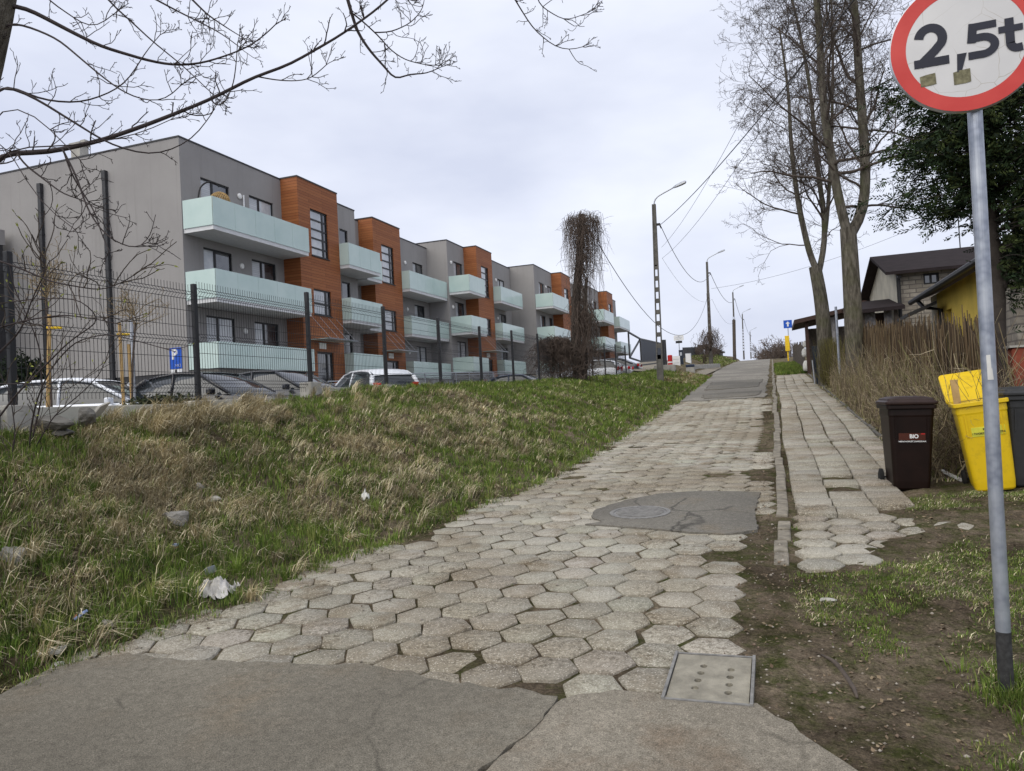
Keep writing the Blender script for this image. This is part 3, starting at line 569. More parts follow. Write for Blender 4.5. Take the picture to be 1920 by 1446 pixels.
# ================================================================ parked cars
def car(label, loc, head, paint, kind='sedan', group='cars parked behind the mesh fence'):
    t = thing('parked_car', label, 'car', loc, head, group)
    if kind == 'sedan': zt = [(-2.2, .55), (-2.14, .86), (-1.95, .97), (-1.45, 1.0), (.95, .95), (1.2, .93), (1.8, .83), (2.08, .70), (2.2, .48)]; rf = [(-1.75, .98), (-1.35, 1.2), (-.85, 1.40), (-.2, 1.46), (.35, 1.42), (.75, 1.22), (1.2, .94)]
    else: zt = [(-2.05, .5), (-2.03, .86), (-1.98, .98), (-1.5, 1.0), (.95, .97), (1.25, .95), (1.75, .84), (1.98, .70), (2.08, .48)]; rf = [(-1.95, .98), (-1.82, 1.22), (-1.6, 1.42), (-.9, 1.50), (-.1, 1.51), (.35, 1.44), (.8, 1.22), (1.28, .95)]
    X = np.linspace(zt[0][0], zt[-1][0], 25); zz = np.interp(X, *zip(*zt)); L = X[-1]
    V = []; nS = 13
    for x, z in zip(X, zz):
        e = max(0, abs(x)/L-.55)/.45; hw = .87*(1-.16*e**2.2); zb = .22+.12*e**3
        half = [(hw*.80, zb), (hw*.95, zb+.06), (hw*1.0, zb+(z-zb)*.45), (hw*.985, zb+(z-zb)*.78), (hw*.94, z-.03), (hw*.84, z)]
        V += [(x, y, h) for y, h in half]+[(x, 0, z+.025)]+[(x, -y, h) for y, h in half[::-1]]
    Fc = [(i*nS+k, (i+1)*nS+k, (i+1)*nS+(k+1) % nS, i*nS+(k+1) % nS) for i in range(24) for k in range(nS)]+[tuple(range(nS)), tuple(24*nS+k for k in range(nS))[::-1]]
    MB().add(V, Fc).build('body', paint, t, smooth=True, local=True)
    Xr = np.linspace(rf[0][0], rf[-1][0], 15); zr = np.interp(Xr, *zip(*rf))
    def hwz(z): return .775-(z-.95)*.30
    V = []
    for x, z in zip(Xr, zr): z = max(z, .97); V += [(x, hwz(.93), .93), (x, hwz(z), z-.02), (x, hwz(z)-.09, z), (x, 0, z+.015), (x, -hwz(z)+.09, z), (x, -hwz(z), z-.02), (x, -hwz(.93), .93)]
    Fc = [(i*7+k, (i+1)*7+k, (i+1)*7+k+1, i*7+k+1) for i in range(14) for k in range(6)]; MB().add(V, Fc+[tuple(range(7)), tuple(98+k for k in range(7))[::-1]]).build('windows', 'car_glass', t, smooth=True, local=True)
    m = MB(); a = rf[1][0]+(.35 if kind == 'sedan' else .05); b = rf[-3][0]+.05; xs = np.linspace(a, b, 9); V = []
    for x in xs:
        z = float(np.interp(x, *zip(*rf))); h = hwz(z); V += [(x, h+.006, z-.035), (x, h-.085, z+.014), (x, 0, z+.03), (x, -h+.085, z+.014), (x, -h-.006, z-.035)]
    m.add(V, [(i*5+k, (i+1)*5+k, (i+1)*5+k+1, i*5+k+1) for i in range(8) for k in range(4)])
    for s in (-1, 1):
        x0 = rf[-1][0]; za = float(np.interp(b, *zip(*rf))); m.tube([(x0-.02, s*(hwz(.95)-.01), .95), (b, s*hwz(za), za-.02)], .035, 6)
        zc_ = float(np.interp(a, *zip(*rf))); m.tube([(rf[0][0]+.02, s*(hwz(.97)-.01), .96), (a, s*hwz(zc_), zc_-.02)], .075 if kind != 'sedan' else .06, 6)
        m.tube([(x, s*(hwz(z)+.002), z-.03) for x, z in zip(Xr, zr) if a-.01 <= x <= b+.01], .028, 6); m.tube([(-.25, s*(hwz(.96)+.006), .95), (-.3, s*(hwz(1.45)+.006), 1.44)], .03, 5)
    m.build('roof', paint, t, smooth=True, local=True)
    for sx in (-1.32, 1.34):
        for s in (-1, 1):
            w = MB().lathe([(.0, -.1), (.27, -.1), (.31, -.07), (.31, .07), (.27, .1), (.0, .1)], (sx, s*.80, .31), 20, 'y').build('wheel', 'rubber', t, local=True)
            r = MB().lathe([(.0, -.112), (.19, -.112), (.2, -.1), (.2, .1), (.19, .112), (.0, .112)], (sx, s*.80, .31), 14, 'y').build('rim', 'steel', None); r.parent = w
    fx = X[-1]; rx = X[0]
    for s in (-1, 1):
        MB().obox((fx-.19, s*.60, .70), (.11, s*-.055, -.02), (.03, s*.14, 0), (.0, 0, .065)).build('headlight', 'headlight', t, bevel=.03, local=True)
        MB().obox((rx+.10, s*.66, .86 if kind == 'sedan' else .92), (.05, s*.03, 0), (.02, s*.13, 0), (0, 0, .09 if kind == 'sedan' else .13)).build('taillight', 'taillight', t, bevel=.03, local=True)
        MB().obox((.88, s*.93, 1.0), (.05, 0, 0), (0, .1, 0), (0, 0, .065)).build('mirror', paint, t, bevel=.03, local=True)
    MB().box(rx-.012, -.26, .62, rx+.03, .26, .73).build('number_plate', 'white_paint', t, local=True)
    return t
car('white hatchback behind the concrete plinth at the left, seen from the side', (-13.5, 11.9, lot_z(12.3)-.12), .30, 'white_car', 'hatch')
car('black saloon facing the fence beside the first fence post', (-11.6, 13.1, lot_z(13.1)-.05), 0.02, 'black_car', 'sedan')
car('dark grey saloon parked behind the black saloon', (-11.7, 15.75, lot_z(15.7)), 0.0, 'grey_car', 'sedan')
car('white hatchback with a red tail light turned to the fence', (-12.2, 21.0, lot_z(20)-.02), math.pi-.62, 'white_car', 'hatch')
car('dark blue saloon low behind the fence left of the vine covered pole', (-11.4, 33.6, lot_z(33.6)-.2), 0.0, 'blue_car', 'sedan')
car('white car right of the vine covered pole and nearest to it', (-10.8, 45.5, lot_z(46)+.15), math.pi, 'white_car', 'hatch')
car('silver car between the vine covered pole and the gate', (-10.8, 48.5, lot_z(48)+.2), math.pi, 'silver_car', 'sedan')
car('dark car closest to the sliding gate', (-10.8, 52.0, lot_z(52)+.25), math.pi, 'grey_car', 'sedan')
# ================================================================ mesh fence on the bank
FX = -7.04
fence = thing('mesh_fence', 'long black welded mesh fence on a concrete plinth along the top of the bank', 'fence', (FX, 7.79, 1.8))
def post_z(Y): return float(np.interp(Y, [2, 7.79, 10.29, 12.8, 17.8, 20.3, 22.8, 30.6, 40], [1.82, 1.84, 2.04, 2.07, 2.08, 2.16, 2.24, 2.45, 2.75]))
fy = [7.79+2.5*k for k in range(-2, 13)]; PT = 1.5
for i, y in enumerate(fy):
    z = post_z(y); MB().box(FX-.03, y-.03, z-.25, FX+.03, y+.03, z+PT).build('post', 'dark_metal', fence, bevel=.006)
    MB().box(FX-.11, y-.15, z-.6, FX+.11, y+.15, z-.02+(.06 if i == 3 else 0)).build('post_block', 'concrete', fence, bevel=.01)
    if i < len(fy)-1:
        z2 = post_z(fy[i+1]); zt = (z if i != 2 else z+.03)
        MB().add([(FX+sx*.035, yy, zz) for sx in (-1, 1) for yy, zz in ((y+.16, zt-.60), (y+2.34, zt-.60), (y+2.34, zt-.045), (y+.16, zt-.045))],
                 [(0, 1, 2, 3), (7, 6, 5, 4), (0, 4, 5, 1), (1, 5, 6, 2), (2, 6, 7, 3), (3, 7, 4, 0)]).build('plinth_board', 'plinth_concrete', fence, bevel=.008)
# one welded panel: 50 upright wires with three V folds, paired cross wires
def panel_mesh():
    H = 1.46; folds = [.12, .72, 1.32]; prof = []
    zs = [0]; prof = [(0, 0)]
    for f in folds: prof += [(0, f-.05), (.05, f), (0, f+.05)]
    prof += [(0, H)]
    lines = []
    for k in range(49):
        yy = .05+k*.05; lines.append((np.array([(x, yy, z) for x, z in prof]), 0.0029, .0029))
    for f in folds:
        for dx, dz in ((0, -.05), (.05, 0), (0, .05)): lines.append((np.array([(dx+.004, .03, f+dz), (dx+.004, 2.47, f+dz)]), .0038, .0038))
    for z in (.32, .52, .92, 1.12): lines.append((np.array([(.004, .03, z), (.004, 2.47, z)]), .0034, .0034))
    return lines
pan = twigs('mesh_panel', panel_mesh(), 'dark_metal', None, 4, smooth=False); pm = pan
for i, y in enumerate(fy[:-1]):
    z = post_z(y) if i != 2 else post_z(y)+.02
    o = pan if i == 0 else pan.copy()
    if i: COL.objects.link(o)
    o.parent = fence; o.location = (0.0, y-7.79, z+.03-1.8)
    if i == 2: o.location.z += .03
# sliding gate and entrance furniture
g = thing('sliding_gate', 'dark slatted sliding gate on a steel frame at the car park entrance', 'gate', (FX, 42, 2.9))
def gz(y): return 2.85+(y-39)*.062
m = MB()
P4 = lambda y, z: (FX, y, gz(y)+z)
for a, b in ((P4(39.0, .75), P4(39.0, 2.1)), (P4(39, 2.1), P4(42.6, 1.75)), (P4(39, .75), P4(42.6, .45)), (P4(42.6, .45), P4(42.6, 1.75)), (P4(39.1, .8), P4(42.5, 1.7)), (P4(42.6, 1.75), P4(51, 1.45)), (P4(42.6, .45), P4(51, .3)), (P4(51, .3), P4(51, 1.45)), (P4(42.6, .25), P4(51, .15))): m.bar(a, b, .08)
m.build('frame', 'dark_metal', g)
m = MB()
for k in range(24):
    y = 42.7+k*.345; m.add([(FX-.02, y, gz(y)+.47-.02*k*.3), (FX-.02, y+.31, gz(y)+.47-.02*k*.3), (FX-.02, y+.31, gz(y)+1.72-.012*k), (FX-.02, y, gz(y)+1.72-.012*k), (FX+.02, y, gz(y)+.47-.02*k*.3), (FX+.02, y+.31, gz(y)+.47-.02*k*.3), (FX+.02, y+.31, gz(y)+1.72-.012*k), (FX+.02, y, gz(y)+1.72-.012*k)], [(0, 1, 2, 3), (7, 6, 5, 4), (0, 4, 5, 1), (1, 5, 6, 2), (2, 6, 7, 3), (3, 7, 4, 0)])
m.build('slats', 'navy', g)
for y in (52.0, 52.9): MB().box(FX-.08, y, 2.9, FX+.08, y+.12, gz(y)+1.7).build('guide_post', 'dark_metal', g)
p = at(1257, 686, X=-6.9); t = thing('bollard', 'red painted post beside the sliding gate', 'bollard', p)
MB().lathe([(.17, -.2), (.17, .72), (.15, .76), (.0, .78)], p, 16).build('post', 'red_paint', t); MB().lathe([(.175, .2), (.175, .3)], p, 16).build('band', 'white_paint', t)
p = at(1256, 697, X=-6.0); tag(MB().box(p[0]-.9, p[1]-.35, p[2]-.5, p[0]+.35, p[1]+.2, p[2]+.42).build('concrete_block', 'concrete', bevel=.03), 'pale concrete block at the foot of the red post', 'block')
p = at(1269, 696, X=-6.6); t = thing('notice_board', 'white board with a faint grid standing in the gateway', 'board', p); MB().box(p[0]-.28, p[1], p[2], p[0]+.28, p[1]+.03, p[2]+1.1).build('board', 'white_paint', t)
m = MB()
for k in (.3, .58, .85): m.box(p[0]-.2, p[1]-.004, p[2]+k, p[0]+.2, p[1]-.001, p[2]+k+.03)
m.build('grid', 'steel', t)
p = at(1278.5, 692, X=-6.4); t = thing('intercom_pillar', 'dark intercom pillar at the gateway', 'pillar', p); MB().box(p[0]-.15, p[1]-.1, p[2]-.3, p[0]+.15, p[1]+.1, p[2]+1.42).build('case', 'navy', t, bevel=.01); MB().box(p[0]-.08, p[1]-.108, p[2]+1.0, p[0]+.08, p[1]-.1, p[2]+1.25).build('panel', 'steel', t)
p = at(1276, 692, X=-6.5); q = at(1276, 636, X=-6.5); t = thing('gate_sign', 'white sign board over a small black plate on a thin post by the gate', 'sign', p)
MB().tube([p, (p[0], p[1], q[2]+.15)], .03, 8).build('post', 'steel', t); MB().box(p[0]-.36, p[1]-.05, q[2]-.17, p[0]+.36, p[1]-.03, q[2]+.2).build('board', 'white_paint', t); MB().box(p[0]-.24, p[1]-.05, q[2]-.38, p[0]+.24, p[1]-.03, q[2]-.20).build('plate', 'black_plastic', t)
m = MB()
for z, w in ((.02, .26), (-.08, .2)): m.box(p[0]-w, p[1]-.054, q[2]+z, p[0]+w, p[1]-.051, q[2]+z+.035)
m.box(p[0]-.06, p[1]-.054, q[2]+.09, p[0]+.06, p[1]-.051, q[2]+.16); m.build('lettering', 'steel', t)
p = at(1291, 683, X=-6.2); t = thing('electric_cabinet', 'small grey electric cabinet beside the driveway', 'cabinet', p); MB().box(p[0]-.22, p[1], p[2]-.4, p[0]+.22, p[1]+.25, p[2]+.85).build('case', 'steel', t, bevel=.01); MB().box(p[0]-.19, p[1]-.012, p[2]+.05, p[0]+.19, p[1]-.001, p[2]+.8).build('door', 'white_paint', t)
p = at(1295.5, 697.5, X=-4.9); t = thing('planter_block', 'square concrete block with a blue painted top beside the driveway', 'block', p)
MB().box(p[0]-.28, p[1]-.2, p[2]-.2, p[0]+.24, p[1]+.25, p[2]+.3).build('base', 'concrete', t, bevel=.03); MB().box(p[0]-.29, p[1]-.21, p[2]+.3, p[0]+.25, p[1]+.26, p[2]+.48).build('top', 'blue_car', t, bevel=.03)
t = thing('palisade_fence', 'dark palisade fence beyond the driveway', 'fence', (FX, 64, 4.2)); m = MB()
for k in range(40):
    y = 64+k*.5; z = 4.25+(y-64)*.056; m.box(FX-.03, y, z-.3, FX+.03, y+.12, z+1.2)
m.build('pales', 'dark_metal', t); MB().bar((FX, 64, 4.6), (FX, 84, 5.72), .08).build('rail', 'dark_metal', t)
t = thing('bin_shelter', 'low dark slatted shelter beyond the palisade fence', 'shelter', (-7, 86, 5.4)); m = MB()
for k in range(34): y = 86+k*.9; z = 5.4+(y-86)*.03; m.box(-7.0, y, z-.5, -6.94, y+.6, z+1.25)
m.build('slats', 'dark_metal', t); MB().bar((-7.2, 85, 6.75), (-7.2, 117, 7.45), 1.1, .22).build('roof', 'dark_metal', t)
ks = MB()
for k in range(12):
    a, b = np.array((-5.4, 53.5)), np.array((-4.25, 66)); p0 = a+(b-a)*k/12; p1 = a+(b-a)*(k+.94)/12; z0 = float(road_z(p0[1]))+.12+.25*(1-k/12); ks.bar((*p0, z0+.1), (*p1, z0+.09), .12, .4)
tag(ks.build('driveway_kerb', 'concrete', bevel=.01), kind='structure')
# ================================================================ GRASS
def blades(P0, L, az, lean, wid, colr, bend=1.0):
    """curved tapered blades: 5 verts, 3 triangles each"""
    n = len(P0); d = np.stack([np.cos(az), np.sin(az), np.zeros(n)], 1); s = np.stack([-np.sin(az), np.cos(az), np.zeros(n)], 1)*wid[:, None]/2
    tw = rng.uniform(-1, 1, n)[:, None]; s = s+d*tw*wid[:, None]*.5
    th1 = lean*.45; th2 = lean*1.25*bend
    p1 = P0+(L*.5)[:, None]*(np.sin(th1)[:, None]*d+np.cos(th1)[:, None]*ZZ); p2 = p1+(L*.5)[:, None]*(np.sin(th2)[:, None]*d+np.cos(th2)[:, None]*ZZ)
    V = np.stack([P0-s, P0+s, p1-s*.75, p1+s*.75, p2], 1).reshape(-1, 3); b = np.arange(n)[:, None]*5
    T = np.concatenate([b+np.array([[0, 1, 3]]), b+np.array([[0, 3, 2]]), b+np.array([[2, 3, 4]])], 0); C = np.repeat(colr, 5, 0)
    return V, T, C
STRAW = np.array([(.58, .51, .34), (.47, .40, .25), (.68, .61, .44), (.33, .27, .165)]); GREEN = np.array([(.10, .165, .028), (.135, .205, .036), (.175, .235, .05), (.07, .115, .028), (.21, .23, .07)])
def sample_bank(n, ylo, yhi, p=1.0):
    y = ylo+(yhi-ylo)*rng.random(n)**p; u = rng.random(n)*1.05-.03; xl = road_left(y); x = xl-u*(xl+6.95); return x, y, u
def tufts(x, y, straw, nb, Lg, Ls, wid, downhill=0.0):
    n = len(x); k = rng.integers(int(nb*.6), int(nb*1.4), n); idx = np.repeat(np.arange(n), k); N = len(idx)
    r = np.abs(rng.normal(0, .045, N)); a = rng.uniform(0, 2*math.pi, N); X = x[idx]+r*np.cos(a); Y = y[idx]+r*np.sin(a)
    isS = rng.random(N) < straw[idx]; ts = rng.uniform(.6, 1.35, n)[idx]
    L = np.where(isS, Ls, Lg)*ts*rng.uniform(.6, 1.25, N)
    ta = rng.uniform(-.9, .9, n)[idx]; az = np.where(isS, ta*1.1+rng.normal(0, .5, N), a+rng.normal(0, .6, N)); lean = np.where(isS, rng.uniform(.7, 1.55, N), np.abs(rng.normal(.4, .35, N)))
    tc_ = (rng.uniform(.55, 1.3, n)*(.72+.62*fbm(x*1.7+3, y*1.7, 91)))[idx]; c = np.where(isS[:, None], STRAW[rng.integers(0, len(STRAW), N)], GREEN[(rng.integers(0, len(GREEN), n)[idx]+(rng.random(N) < .35)) % len(GREEN)])*tc_[:, None]*rng.uniform(.85, 1.15, (N, 1))
    P0 = np.stack([X, Y, ground_z(X, Y)-.012], 1); return blades(P0, L, az, lean, wid*rng.uniform(.7, 1.3, N), c)
def bank_straw(x, y, u):
    f = fbm(x*.75, y*.75, 31); g = fbm(x*2.3, y*2.3, 33); mid = np.exp(-((u-.55)/.36)**2)
    s = -.06+.52*mid+2.1*(f-.5)+1.5*(g-.5)
    s = s-np.clip((y-9)/9, 0, 1)*.62-np.clip((u-.82)/.15, 0, 1)*np.clip((y-8.2)/.6, 0, 1)*.6 - np.clip((.16-u)/.14, 0, 1)*.55
    s = s+np.clip((8-y)/3, 0, 1)*.10
    s = s+np.clip((y-33)/4, 0, 1)*np.clip((.62-u)/.3, 0, 1)*1.0
    return np.clip(s, .06, .95)
parts = []
for n, ylo, yhi, pw, nb, Lg, Ls, wid in ((6800, 1.6, 6.2, 1, 17, .085, .15, .0052), (5600, 5.8, 12, 1, 17, .085, .14, .0065), (6200, 11.5, 24, 1, 14, .10, .14, .010), (4600, 23, 47.5, 1, 12, .13, .15, .018)):
    x, y, u = sample_bank(n, ylo, yhi, pw); bare = fbm(x*1.25, y*1.25, 51)+.5*fbm(x*4, y*4, 52)
    keep = (bare > .50+.0*u) | (rng.random(n) < .50); keep &= ~((u < .10) & (rng.random(n) < .55)); keep &= ~((u > .93) & (y < 11) & (rng.random(n) < .75)); x, y, u = x[keep], y[keep], u[keep]
    st = bank_straw(x, y, u); long = 1+.5*(fbm(x, y, 61)-.5); parts.append(tufts(x, y, st, nb, Lg, Ls, wid))
# taller clumps: dead tussocks and strong green tufts
x, y, u = sample_bank(230, 2.2, 12, 1); parts.append(tufts(x, y, np.where(rng.random(len(x)) < .6, .93, .05), 46, .15, .27, .0055))
x = np.array([-4.62, -4.45, -4.3, -4.55, -4.2, -4.12, -4.4, -3.7, -3.45, -3.3, -4.9, -5.1, -3.15, -3.25, -3.5]); y = np.array([3.55, 3.7, 3.4, 3.25, 4.2, 4.35, 5.0, 6.3, 7.0, 8.3, 4.4, 4.9, 11.2, 11.5, 11.0])
x = np.concatenate([x+rng.normal(0, .05, 15) for _ in range(3)]); y = np.concatenate([y+rng.normal(0, .06, 15) for _ in range(3)]); parts.append(tufts(x, y, np.full(len(x), .12), 60, .16, .24, .006))
# tussocks of long straw hanging below the plinth
x = rng.uniform(-6.8, -6.1, 150); y = rng.uniform(6.0, 8.6, 150); parts.append(tufts(x, y, np.full(150, .97), 40, .12, .30, .0055))
xj = -3.9*rng.random(420)**.6; yj = rng.uniform(3.6, 22, 420); okj = xj > road_left(yj); xj = xj[okj]; xj = -.17-np.round((-xj-.17)/(.5*HS*1.03))*.5*HS*1.03; parts.append(tufts(xj+rng.normal(0, .01, len(xj)), yj[okj], np.full(len(xj), .35), 7, .022, .03, .003))
# fringe of green on the road joints along the left edge
yy = rng.uniform(3.3, 20, 260); xx = road_left(yy)+np.abs(rng.normal(0, .13, 260)); parts.append(tufts(xx, yy, np.full(260, .15), 22, .045, .06, .004))
def merge(parts):
    V = []; T = []; C = []; b = 0
    for v, t, c in parts: V.append(v); T.append(t+b); C.append(c); b += len(v)
    return np.concatenate(V), np.concatenate(T), np.concatenate(C)
V, T, C = merge(parts); tag(np_mesh('bank_grass', V, T, 'grass', col=C), kind='stuff')
# short patchy grass on the trodden ground to the right
parts = []
n = 17000; x = rng.uniform(-.1, 4.2, n)**1.0; y = rng.uniform(1.9, 8.4, n); gm = fbm(x*1.1+5, y*1.1, 71)+.35*fbm(x*5, y*5, 73)
ok = (gm > .455+.34*np.exp(-((x-.15-.28*(y-2.6))**2)/.09)*(y < 5.4)) & (x > .04+.0*y) & ~((y > 5.6) & (y < 7.6) & (x < .95*(y-5.1))) & ~inpoly(x, y, pale_patch); ok &= ~((y > 7.4) & (x < 1.05)); ok &= (x > .22+.25*rng.random(n)) | (y > 4.6)
x, y = x[ok], y[ok]; parts.append(tufts(x, y, np.clip(.10+.8*(fbm(x*2, y*2, 75)-.45), .03, .5), 20, .034, .042, .0036))
n = 1900; x = rng.uniform(.5, 2.6, n); y = rng.uniform(2.2, 4.1, n); ok = (x > .60+(3.9-y)*.12+.35*fbm(x*3, y*3, 77)); x, y = x[ok], y[ok]; parts.append(tufts(x, y, np.full(len(x), .12), 24, .075, .08, .0042))
yy = rng.uniform(6, 30, 110); parts.append(tufts(rng.choice([.085, .095, -.075], 110)+rng.normal(0, .012, 110), yy, np.full(110, .2), 14, .04, .05, .004))
sx = rng.uniform(5.9, 20, 150); parts.append(tufts(.125+.355*rng.integers(1, 4, 150)+.03*np.sin(sx*.35), sx, np.full(150, .3), 8, .022, .03, .003))
n = 900; x = rng.uniform(1.5, 2.3, n); y = rng.uniform(9, 30, n); parts.append(tufts(x, y, np.full(n, .75), 16, .09, .13, .007))
n = 1100; x = rng.uniform(.15, 1.75, n); y = rng.uniform(42, 66, n); parts.append(tufts(x, y, np.full(n, .12), 22, .22, .2, .022))
n = 1300; x = rng.uniform(-7.2, -4.3, n); y = rng.uniform(66, 100, n); parts.append(tufts(x, y, np.full(n, .35), 16, .2, .2, .03))
V, T, C = merge(parts); C = C*.95; tag(np_mesh('verge_grass', V, T, 'grass', col=C), kind='stuff')
# leaf litter and pebbles: little curled flakes
def flakes(name, x, y, size, cols, lift, mat):
    n = len(x); a = rng.uniform(0, 2*math.pi, n); s = size*rng.uniform(.5, 1.4, n); z = np.where((x < 0) & (x > road_left(y)), road_z(y)+.004, ground_z(x, y))+lift; c = np.array(cols)[rng.integers(0, len(cols), n)]*rng.uniform(.7, 1.25, (n, 1))
    ux = np.stack([np.cos(a), np.sin(a), rng.normal(0, .3, n)], 1)*s[:, None]; uy = np.stack([-np.sin(a), np.cos(a), rng.normal(0, .3, n)], 1)*(s*rng.uniform(.4, .8, n))[:, None]; p = np.stack([x, y, z], 1); up = ZZ*(s*rng.uniform(.1, .5, n))[:, None]
    V = np.stack([p-ux, p-uy+up*.6, p+ux+up, p+uy], 1).reshape(-1, 3); b = np.arange(n)[:, None]*4; T = np.concatenate([b+np.array([[0, 1, 2]]), b+np.array([[0, 2, 3]])])
    tag(np_mesh(name, V, T, mat, col=np.repeat(c, 4, 0)), kind='stuff')
n = 7000; x = rng.uniform(-.1, 3.4, n); y = 1.9+6.4*rng.random(n)**1.3; ok = ~inpoly(x, y, pale_patch) & ~((y > 5.7) & (x < 1.0)); x, y = x[ok], y[ok]
x2, y2, u2 = sample_bank(5200, 2, 14); x3 = rng.normal(-.16, .07, 1400); y3 = rng.uniform(4, 30, 1400); n4 = 2600; y4 = rng.uniform(35.5, 49, n4); x4 = road_left(y4)-rng.random(n4)*2.0
yb = rng.uniform(3.3, 16, 1500); xb_ = road_left(yb)-rng.normal(-.02, .12, 1500)
flakes('leaf_litter', np.concatenate([x, x2, x3, xb_]), np.concatenate([y, y2, y3, yb]), .0115, [(.12, .085, .055), (.16, .12, .08), (.08, .06, .042), (.20, .155, .10)], .003, 'leaf_litter')
flakes('dry_leaves', x4, y4, .05, [(.24, .15, .08), (.3, .2, .11), (.16, .1, .06)], .03, 'leaf_litter')
def pebbles(name, x, y, size):
    n = len(x); s = size*rng.lognormal(0, .45, n); z = np.where((x < 0) & (x > road_left(y)), road_z(y)+.006, ground_z(x, y)); p = np.stack([x, y, z+s*.15], 1); dirs = np.array([(1, 0, 0), (0, 1, 0), (-1, 0, 0), (0, -1, 0), (0, 0, .7), (0, 0, -.7)])
    V = (p[:, None, :]+dirs[None]*s[:, None, None]*rng.uniform(.6, 1.2, (n, 6, 1))).reshape(-1, 3); b = np.arange(n)[:, None]*6
    T = np.concatenate([b+np.array([t]) for t in ((0, 1, 4), (1, 2, 4), (2, 3, 4), (3, 0, 4), (1, 0, 5), (2, 1, 5), (3, 2, 5), (0, 3, 5))]); c = np.array([(.27, .24, .20), (.21, .18, .145), (.33, .30, .26), (.16, .12, .09)])[rng.integers(0, 4, n)]
    tag(np_mesh(name, V, T, 'pebble', col=np.repeat(c, 6, 0)), kind='stuff')
x = np.concatenate([rng.normal(.1, .25, 500), rng.uniform(-3, 0, 350), rng.uniform(0, 3, 200)]); y = np.concatenate([rng.uniform(2.6, 7, 500), rng.uniform(2.6, 12, 350), rng.uniform(2.4, 8.3, 200)]); ok = x > road_left(y); pebbles('pebbles', x[ok], y[ok], .0062)
# ================================================================ RIGHT SIDE: houses, shed, reed fence, brambles
def twigs_col(name, lines, cols, mat, parent=None):
    V = []; Fc = []; Cc = []; b = 0
    for (p, r0, r1), c in zip(lines, cols):
        v, f = tube_arr(np.asarray(p, float), np.linspace(r0, r1, len(p)), 3); V.append(v); Fc.append(f+b); Cc.append(np.tile(c, (len(v), 1))); b += len(v)
    return np_mesh(name, np.concatenate(V), np.concatenate(Fc), mat, parent, col=np.concatenate(Cc))
def gz1(x, y): return float(ground_z(x, y))
# ---- stone house with a dark metal roof
HX = 4.0; E1 = at(1679, 511, X=HX); AP = at(1651, 486, X=HX); Y1 = E1[1]; YA = AP[1]; Y2 = 2*YA-Y1+.6; zE, zA = E1[2], AP[2]
h = thing('stone_house', 'pale stone house with a dark metal gable roof behind the yellow house', 'house', (HX, Y1, 1.4)); XR = 13.0
w0 = at(1731, 513, Y=Y1); w1 = at(1762, 531, Y=Y1); hol = [(w0[0], w1[0], w1[2], w0[2])]
m = MB().wall(lambda u, v, w: (u, Y1+w, v), HX, XR, .8, zE, hol, .2); m.quad((HX, Y2, .8), (XR, Y2, .8), (XR, Y2, zE), (HX, Y2, zE)); m.quad((XR, Y1, .8), (XR, Y2, .8), (XR, Y2, zE), (XR, Y1, zE)); m.build('wall', 'block_wall', h, fix=False)
MB().add([(HX, Y1-.02, .8), (HX, Y2, .8), (HX, Y2, zE), (HX, YA, zA), (HX, Y1-.02, zE)], [(0, 1, 2, 3, 4)]).build('gable_wall', 'pale_wall', h, fix=False)
m = MB(); ov = .35; sl1 = (zA-zE)/(YA-Y1); sl2 = (zA-zE)/(Y2-YA)
def slope_panel(m, ya, za, yb, zb, x0, x1, t=.1):
    m.add([(x0, ya, za), (x1, ya, za), (x1, yb, zb), (x0, yb, zb), (x0, ya, za+t), (x1, ya, za+t), (x1, yb, zb+t), (x0, yb, zb+t)], [(0, 3, 2, 1), (4, 5, 6, 7), (0, 1, 5, 4), (1, 2, 6, 5), (2, 3, 7, 6), (3, 0, 4, 7)])
slope_panel(m, Y1-.45, zE-.45*sl1+.02, YA, zA+.02, HX-ov, XR+.3); slope_panel(m, YA+.001, zA+.02, Y2+.4, zE-.4*sl2+.02, HX-ov, XR+.3); 
m.build('roof', 'roof_metal', h)
MB().tube([(HX+.05, Y1-.12, .8), (HX+.05, Y1-.12, zE-.1), (HX+.05, Y1-.4, zE-.22)], .06, 8).build('downpipe', 'gutter', h)
f = MB(); a, b_, c, d = hol[0]
for q in ((a, c, b_, c+.06), (a, d-.06, b_, d), (a, c+.06, a+.06, d-.06), (b_-.06, c+.06, b_, d-.06), ((a+b_)/2-.03, c+.06, (a+b_)/2+.03, d-.06)): f.box(q[0], Y1+.1, q[1], q[2], Y1+.16, q[3])
f = f.build('window', 'frame', h); g = MB().quad((a, Y1+.14, c), (b_, Y1+.14, c), (b_, Y1+.14, d), (a, Y1+.14, d)).build('pane', 'pane', None); g.parent = f; g.data.transform(Matrix.Translation(-Vector(h.location)))
MB().tube([(6.6, YA, zA), (6.6, YA, zA+1.9)], .02, 6).build('aerial', 'wire', h)
